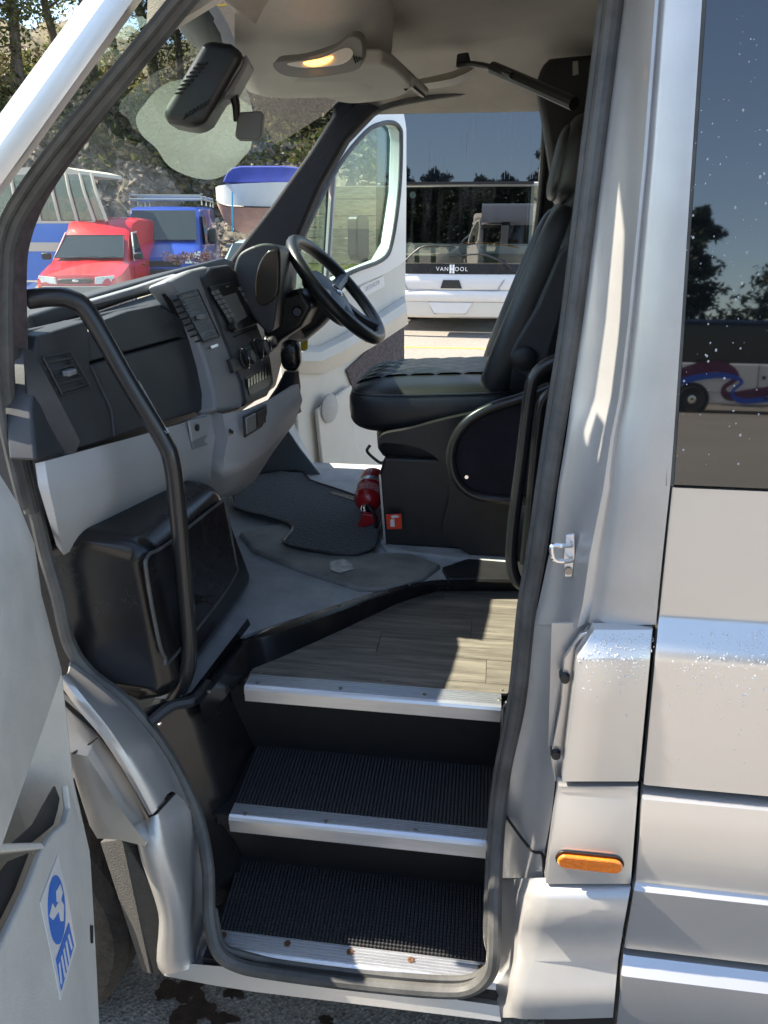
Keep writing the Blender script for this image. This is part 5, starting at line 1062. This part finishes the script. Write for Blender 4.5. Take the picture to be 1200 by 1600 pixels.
MB().box(((x0 + x1) / 2, 0, zf(440)), (x1 - x0 - .1, .04, .04)).build('chrome_strip', chrome, ob_)
# boat on the bank side
bt = empty('boat', (at(395, 340, y=21).x, 21, 0)); tag(bt, 'white motor boat with faded red bottom and blue canvas cover', 'boat')
BF = lambda px, py: (at(px, py, y=21) - Vector(bt.location))
xs_ = [BF(p_, 340).x for p_ in (320, 330, 350, 385, 430, 480)]
def hull(z_at, w_at): return [[Vector((x, 1.1 + s * w_, z)) for s, w_, z in sec] for x, sec in zip(xs_, z_at)]
zz = lambda py: BF(390, py).z
secs = []
for k, x in enumerate(xs_):
    w_ = [.05, .35, .75, 1.0, 1.1, 1.1][k]; keel = [zz(318), zz(345), zz(362), zz(372), zz(375), zz(375)][k]; chine = [zz(312), zz(318), zz(322), zz(324), zz(325), zz(325)][k]; gun = [zz(290), zz(288), zz(287), zz(286), zz(285), zz(285)][k]
    secs.append([(x, w_, keel, chine, gun)])
MB().loft([[Vector((x, 1.1, kl)), Vector((x, 1.1 - w_ * .8, ch)), Vector((x, 1.1 + w_ * .8, ch))] for s in secs for x, w_, kl, ch, gu in s]).build('hull_bottom', mat('faded_antifoul', (.62, .36, .30), .7, var=.15, vscale=3), bt, sharp=60)
MB().loft([[Vector((x, 1.1 - w_ * .8, ch)), Vector((x, 1.1 - w_, gu)), Vector((x, 1.1 + w_, gu)), Vector((x, 1.1 + w_ * .8, ch))] for s in secs for x, w_, kl, ch, gu in s]).build('hull_side', white, bt, sharp=60)
MB().tube([Vector((x, 1.1 - w_ * .83 - .01, ch + .02)) for s in secs for x, w_, kl, ch, gu in s], .02, 6).build('boot_stripe', blackp, bt)
MB().loft([[BF(a, b) + Vector((0, y, 0)) for a, b in [(342, 285), (352, 262), (372, 258), (440, 258), (480, 262), (480, 285)]] for y in (.25, 1.9)]).build('canvas_cover', mat('blue_canvas', (.05, .07, .33), .8, var=.1, vscale=4), bt, bevel=.05)
MB().tube([BF(364, 300) + Vector((0, -.05, 0)), BF(364, 362) + Vector((0, -.05, 0))], .025, 6, sub=1).build('rope', mat('cyan_rope', (.05, .35, .6), .7), bt)
MB().box((xs_[3] + .4, 1.1, zz(385)), (2.4, 1.4, .1)).box((xs_[3] + .6, .6, zz(395) / 2), (.08, .08, zz(385))).box((xs_[3] + .6, 1.6, zz(395) / 2), (.08, .08, zz(385))).build('trailer_frame', mat('galvanised', (.35, .36, .37), .5, .6), bt)
for s in (.35, 1.85): MB().lathe([(.15, -.07), (.3, -.08), (.32, 0), (.3, .08)], (xs_[3] + .6, s, .32), (0, 1, 0), 20).build('trailer_wheel', tyrem, bt)
# pale car behind the pillar
pc = empty('pale_car', (at(400, 400, y=15).x, 15.6, 0), R(-80)); tag(pc, 'pale blue car half hidden by the far windscreen pillar', 'car')
body_loft([(2.0, .65, .6, .72, .66), (1.9, .82, .72, .8, .7), (1.0, .98, .9, .84, .74), (.3, 1.42, .95, .84, .62), (-1.2, 1.45, .95, .84, .62), (-1.8, 1.0, .92, .82, .7), (-2.0, .8, .75, .78, .7)], mat('pale_blue_paint', (.30, .42, .50), .3, coat=.5), 'body', pc)
MB().plate([Vector(p) + Vector((.02, 0, .015)) for p in [(.92, -.68, 1.03), (.92, .68, 1.03), (.38, .58, 1.38), (.38, -.58, 1.38)]], (.005, 0, .005)).build('windscreen', carglass, pc)
for s in (-1, 1): MB().plate([(1.98, s * .38, .64), (1.92, s * .70, .66), (1.86, s * .71, .8), (1.96, s * .4, .78)], (.03, 0, 0)).build('headlight', MATS['headlight'], pc)
MB().box((2.0, 0, .45), (.1, 1.5, .22)).build('front_bumper', MATS['pale_blue_paint'], pc, bevel=.03); wheels(pc, (1.25, -1.25), .74)
# traffic cone
tc_ = empty('traffic_cone', at(72, 512, z=0)); tag(tc_, 'orange traffic cone with white sleeve by the old bus', 'cone')
MB().box((0, 0, .02), (.4, .4, .04)).build('base', MATS['orange_rail'], tc_, bevel=.01)
MB().lathe([(.15, .04), (.03, .75)], (0, 0, 0), (0, 0, 1), 20).build('body', mat('cone_orange', (.75, .13, .03), .5), tc_)
MB().lathe([(.112, .28), (.115, .28), (.078, .5), (.075, .5)], (0, 0, 0), (0, 0, 1), 20).build('sleeve', white, tc_)
# timber retaining wall
tw = empty('timber_wall', (at(545, 360, y=14).x, 14, 0)); tag(tw, 'weathered timber board wall seen through the driver door window', 'wall')
TW = lambda px, py: at(px, py, y=14) - Vector(tw.location)
bdm = mat('weathered_board', (.30, .26, .17), .85, var=.35, vscale=5, stretch=(1, 1, 8), bump=.5, bscale=40); moss = mat('mossy_board', (.30, .27, .07), .9, var=.4, vscale=8)
edges = [426, 412, 394, 372, 355, 337, 311, 290]
for k, (a, b) in enumerate(zip(edges, edges[1:])):
    za, zb = TW(545, a).z, TW(545, b).z
    MB().box((.02 * math.sin(k * 3), .05 * math.sin(k * 5) * .3, (za + zb) / 2), (1.75, .10, zb - za - .02)).build('board', moss if k == 0 else bdm, tw, bevel=.012)
for x in (-.7, .7): MB().box((x, .14, .95), (.16, .16, 1.9)).build('post', bdm, tw)

# ------------------------------------------------------------------ rocky bank, shrubs and trees
def leafmat(name, a, b, tr=.35):
    m = bpy.data.materials.new(name); m.use_nodes = True; N = m.node_tree.nodes; L2 = m.node_tree.links; p = N['Principled BSDF']; p.inputs['Roughness'].default_value = .6
    g_ = N.new('ShaderNodeNewGeometry'); rp = N.new('ShaderNodeValToRGB'); rp.color_ramp.elements[0].color = (*a, 1); rp.color_ramp.elements[1].color = (*b, 1)
    L2.new(g_.outputs['Random Per Island'], rp.inputs[0]); L2.new(rp.outputs[0], p.inputs['Base Color'])
    t = N.new('ShaderNodeBsdfTranslucent'); L2.new(rp.outputs[0], t.inputs[0]); mx = N.new('ShaderNodeMixShader'); mx.inputs[0].default_value = tr
    L2.new(p.outputs[0], mx.inputs[1]); L2.new(t.outputs[0], mx.inputs[2]); L2.new(mx.outputs[0], N['Material Output'].inputs[0]); return m
lf_pine = leafmat('pine_needles', (.012, .025, .012), (.035, .055, .025), .15); lf_y = leafmat('spring_leaves', (.14, .18, .03), (.38, .36, .08), .5); lf_ivy = leafmat('ivy_leaves', (.05, .075, .02), (.20, .20, .06), .5)
lf_dry = leafmat('dry_brush', (.10, .075, .04), (.30, .23, .12), .2)
bark = mat('bark', (.13, .10, .075), .9, var=.4, vscale=6, bump=.6, bscale=30, stretch=(3, 3, .6))
rockm = mat('rock_bank', (.085, .07, .055), .95, var=.0, vscale=2.2, col2=(.33, .265, .19), bump=1.0, bscale=7)
def bank_h(r, th):
    r0 = 25 + 1.5 * math.sin(th * 5); t = r - r0
    if t < 0: h = 0
    elif t < 6: h = 4.6 * (t / 6) ** .8
    else: h = 4.6 + (t - 6) * .30
    if t > 0:
        x, y = -r * math.sin(th), r * math.cos(th)
        h += noise.fractal(Vector((x * .45, y * .45, 2)), 1.0, 2.1, 6) * min(t, 3) * .42
    return max(h, -.02)
rows = []
ths = [R(-14 + 100 * k / 260) for k in range(261)]
for i in range(70):
    r = 24 + (i * .16 if i < 55 else 8.8 + (i - 55) * 2.2)
    rows.append([Vector((-r * math.sin(t), r * math.cos(t) - 1.1, bank_h(r, t) - (.05 if i == 0 else 0))) for t in ths])
wl_ = MB().grid(rows[46:]).build('woodland_floor', mat('leaf_litter', (.07, .055, .035), .95, col2=(.16, .14, .07), vscale=1.5, bump=.6, bscale=12), sharp=180, fix=False); wl_['kind'] = 'structure'; wl_['label'] = 'brown leaf litter under the trees on top of the bank'
bk = MB().grid(rows[:47]).build('rocky_bank', rockm, sharp=180, fix=False); bk['kind'] = 'structure'; bk['label'] = 'steep rocky bank of loose stone behind the parked vehicles'
def bank_pt(r, th): return Vector((-r * math.sin(th), r * math.cos(th) - 1.1, bank_h(r, th)))
ico = [(0, 0, 1)] + [(math.cos(2 * math.pi * k / 5) * .9, math.sin(2 * math.pi * k / 5) * .9, .3 if k % 2 else -.1) for k in range(5)] + [(0, 0, -.8)]
rnd = random.Random(11); m_ = MB()
for _ in range(6000):
    th = R(rnd.uniform(2, 52)); r = 25 + rnd.random() ** 1.2 * 8; c = bank_pt(r, th)
    if c.z < .05: continue
    s = rnd.uniform(.05, .22) * (1.4 if rnd.random() < .12 else 1); Mr = Matrix.Rotation(rnd.random() * 6, 3, 'Z') @ Matrix.Rotation(rnd.random() * 3, 3, 'X')
    vs_ = [c + Mr @ Vector((x * s * rnd.uniform(.7, 1.3), y * s * rnd.uniform(.6, 1.2), z * s * rnd.uniform(.5, .9))) for x, y, z in ico]
    m_.add(vs_, [(0, 1 + k, 1 + (k + 1) % 5) for k in range(5)] + [(6, 1 + (k + 1) % 5, 1 + k) for k in range(5)])
lr = m_.build('loose_rocks', mat('loose_rock', (.11, .09, .07), .9, col2=(.46, .36, .27), vscale=2.2, bump=.4, bscale=20), kind='stuff', sharp=20); lr['label'] = 'broken stones scattered over the bank'
def leaf_cloud(mb, c, rad, n, size, rnd, squash=1.0):
    for _ in range(n):
        d = Vector((rnd.gauss(0, 1), rnd.gauss(0, 1), rnd.gauss(0, 1) * squash)).normalized() * rad * rnd.random() ** .45
        p = c + d; a = Vector((rnd.gauss(0, 1), rnd.gauss(0, 1), rnd.gauss(0, .6))).normalized(); b = a.orthogonal().normalized(); b = (b * math.cos(1) + a.cross(b) * math.sin(rnd.random() * 6)).normalized()
        s = size * rnd.uniform(.6, 1.4); n0 = len(mb.v)
        mb.v += [tuple(p - a * s), tuple(p + b * s * .45), tuple(p + a * s), tuple(p - b * s * .45)]; mb.f.append((n0, n0 + 1, n0 + 2, n0 + 3))
def make_tree(kind, seed, h):
    rnd = random.Random(seed); t = empty({'pine': 'pine_tree', 'bare': 'bare_tree', 'ivy': 'ivy_tree'}[kind])
    tk = MB(); cr_ = MB(); pts = [Vector((rnd.uniform(-.15, .15) * i, rnd.uniform(-.15, .15) * i, h * i / 5)) for i in range(6)]
    tk.tube(pts, (h * .022, h * .006), 8, sub=4)
    sp = spline(pts, False, 6)
    nb = {'pine': 46, 'bare': 34, 'ivy': 30}[kind]
    for k in range(nb):
        f_ = (.22 if kind == 'pine' else .3) + .76 * (k / nb); b0 = sp[min(int(f_ * (len(sp) - 1)), len(sp) - 1)]; az = k * 2.4 + rnd.uniform(-.4, .4)
        ln = h * ({'pine': .26 * (1.08 - f_) + .05, 'bare': .26, 'ivy': .17}[kind]) * rnd.uniform(.6, 1.25); up_ = {'pine': rnd.uniform(-.1, .25), 'bare': rnd.uniform(.3, .9), 'ivy': rnd.uniform(.0, .5)}[kind]
        d = Vector((math.cos(az), math.sin(az), up_)).normalized(); e = b0 + d * ln; mid_ = b0 + d * ln * .5 + Vector((0, 0, -.04 * ln if kind == 'pine' else .06 * ln))
        tk.tube([b0, mid_, e], (h * .006, h * .0012), 5, sub=2)
        if kind == 'pine':
            for q in range(5): leaf_cloud(cr_, b0.lerp(e, .3 + .18 * q), ln * .25 + .2, 40, h * .017, rnd, .5)
        elif kind == 'ivy':
            for q in range(3): leaf_cloud(cr_, b0.lerp(e, .25 + .35 * q), ln * .35 + .2, 55, h * .009, rnd)
        else:
            for q in range(5):
                a = b0.lerp(e, rnd.uniform(.3, 1)); dd_ = (d + Vector((rnd.uniform(-.8, .8), rnd.uniform(-.8, .8), rnd.uniform(-.2, .7)))).normalized(); tk.tube([a, a + dd_ * ln * .5], (h * .002, h * .0006), 4, sub=1)
                if rnd.random() < .6: leaf_cloud(cr_, a + dd_ * ln * .4, ln * .25, 14, h * .007, rnd)
    if kind == 'ivy': 
        for q in range(18): leaf_cloud(cr_, sp[int(q / 18 * len(sp) * .8)], h * .05, 50, h * .008, rnd)
    tk.build('trunk', bark, t, fix=False, sharp=80); cr_.build('crown', {'pine': lf_pine, 'bare': lf_y, 'ivy': lf_ivy}[kind], t, fix=False, sharp=180)
    return t
protos = {('pine', i): make_tree('pine', 20 + i, 11) for i in range(2)}
protos.update({('bare', i): make_tree('bare', 40 + i, 10) for i in range(2)}); protos.update({('ivy', i): make_tree('ivy', 60 + i, 10) for i in range(2)})
used = set()
def put_tree(kind, i, loc, s, rz, label, group):
    p = protos[(kind, i)]
    t = p if (kind, i) not in used else copy_tree(p); used.add((kind, i))
    t.location = loc; t.scale = (s, s, s * random.uniform(.9, 1.15)); t.rotation_euler = (0, 0, rz); tag(t, label, {'pine': 'pine', 'bare': 'tree', 'ivy': 'tree'}[kind], group)
rnd = random.Random(5)
LB = {'pine': 'dark evergreen tree growing on the rocky bank', 'bare': 'thin leafless tree with a few yellow green leaves on the rocky bank', 'ivy': 'green ivy covered tree on the rocky bank'}
for k in range(40):
    th = R(-12 + 70 * (k + rnd.random()) / 40); r = 33 + rnd.random() * 12; kd = rnd.choice(['bare', 'bare', 'ivy', 'ivy', 'pine'])
    put_tree(kd, rnd.randrange(2), bank_pt(r, th) - Vector((0, 0, .2)), rnd.uniform(.75, 1.2), rnd.random() * 6, LB[kd], {'pine': 'evergreens on the bank', 'bare': 'bare trees on the bank', 'ivy': 'ivy covered trees on the bank'}[kd])
for k in range(30):
    x = (-34 + 70 * (k + rnd.random() * .7) / 18) if k < 18 else (-13 + 20 * (k - 18 + rnd.random() * .7) / 12); y = -37 - rnd.random() * 9
    put_tree('pine', k % 2, Vector((x, y, 0)), rnd.uniform(.75, 1.1), rnd.random() * 6, 'dark pine mirrored in the coach windscreen and minibus side window', 'pines behind the camera')
# brush and shrubs on the bank
m1, m2 = MB(), MB()
for _ in range(1500):
    th = R(rnd.uniform(-12, 58)); r = 29.3 + rnd.random() ** .8 * 15; c = bank_pt(r, th); leaf_cloud(m1 if rnd.random() < .55 else m2, c + Vector((0, 0, .25)), rnd.uniform(.4, 1.1), 70, .13, rnd)
s1 = m1.build('brush', lf_ivy, kind='stuff', fix=False, sharp=180); s1['label'] = 'green undergrowth covering the top of the bank'
s2 = m2.build('dry_brush', lf_dry, kind='stuff', fix=False, sharp=180); s2['label'] = 'dry brown undergrowth on the bank'
def shrub(loc, s, label, m=lf_y, name='shrub'):
    t = empty(name, loc); c = MB(); b = MB(); r_ = random.Random(int(s * 977))
    for k in range(16):
        d = Vector((r_.gauss(0, 1), r_.gauss(0, 1), 1.4)).normalized() * s; b.tube([(0, 0, 0), d * .5, d], (.03, .008), 5, sub=2); leaf_cloud(c, d * .8, s * .4, 90, .09, r_)
    c.build('leaves', m, t, fix=False, sharp=180); b.build('stems', bark, t, fix=False); tag(t, label, 'shrub'); return t
shrub(bank_pt(26.5, R(37)), 2.0, 'yellow green shrub beside the nearest pillar at the left edge of the photo')
heather = MB(); 
for _ in range(12): leaf_cloud(heather, at(rnd.uniform(258, 325), rnd.uniform(398, 408), y=11.5), .09, 60, .025, rnd)
hz = heather.build('purple_heather', leafmat('heather', (.09, .045, .05), (.22, .13, .14)), kind='stuff', fix=False, sharp=180); hz['label'] = 'purple heather in front of the blue van'
for o in bpy.data.objects:
    if o.get('world_built'): del o['world_built']
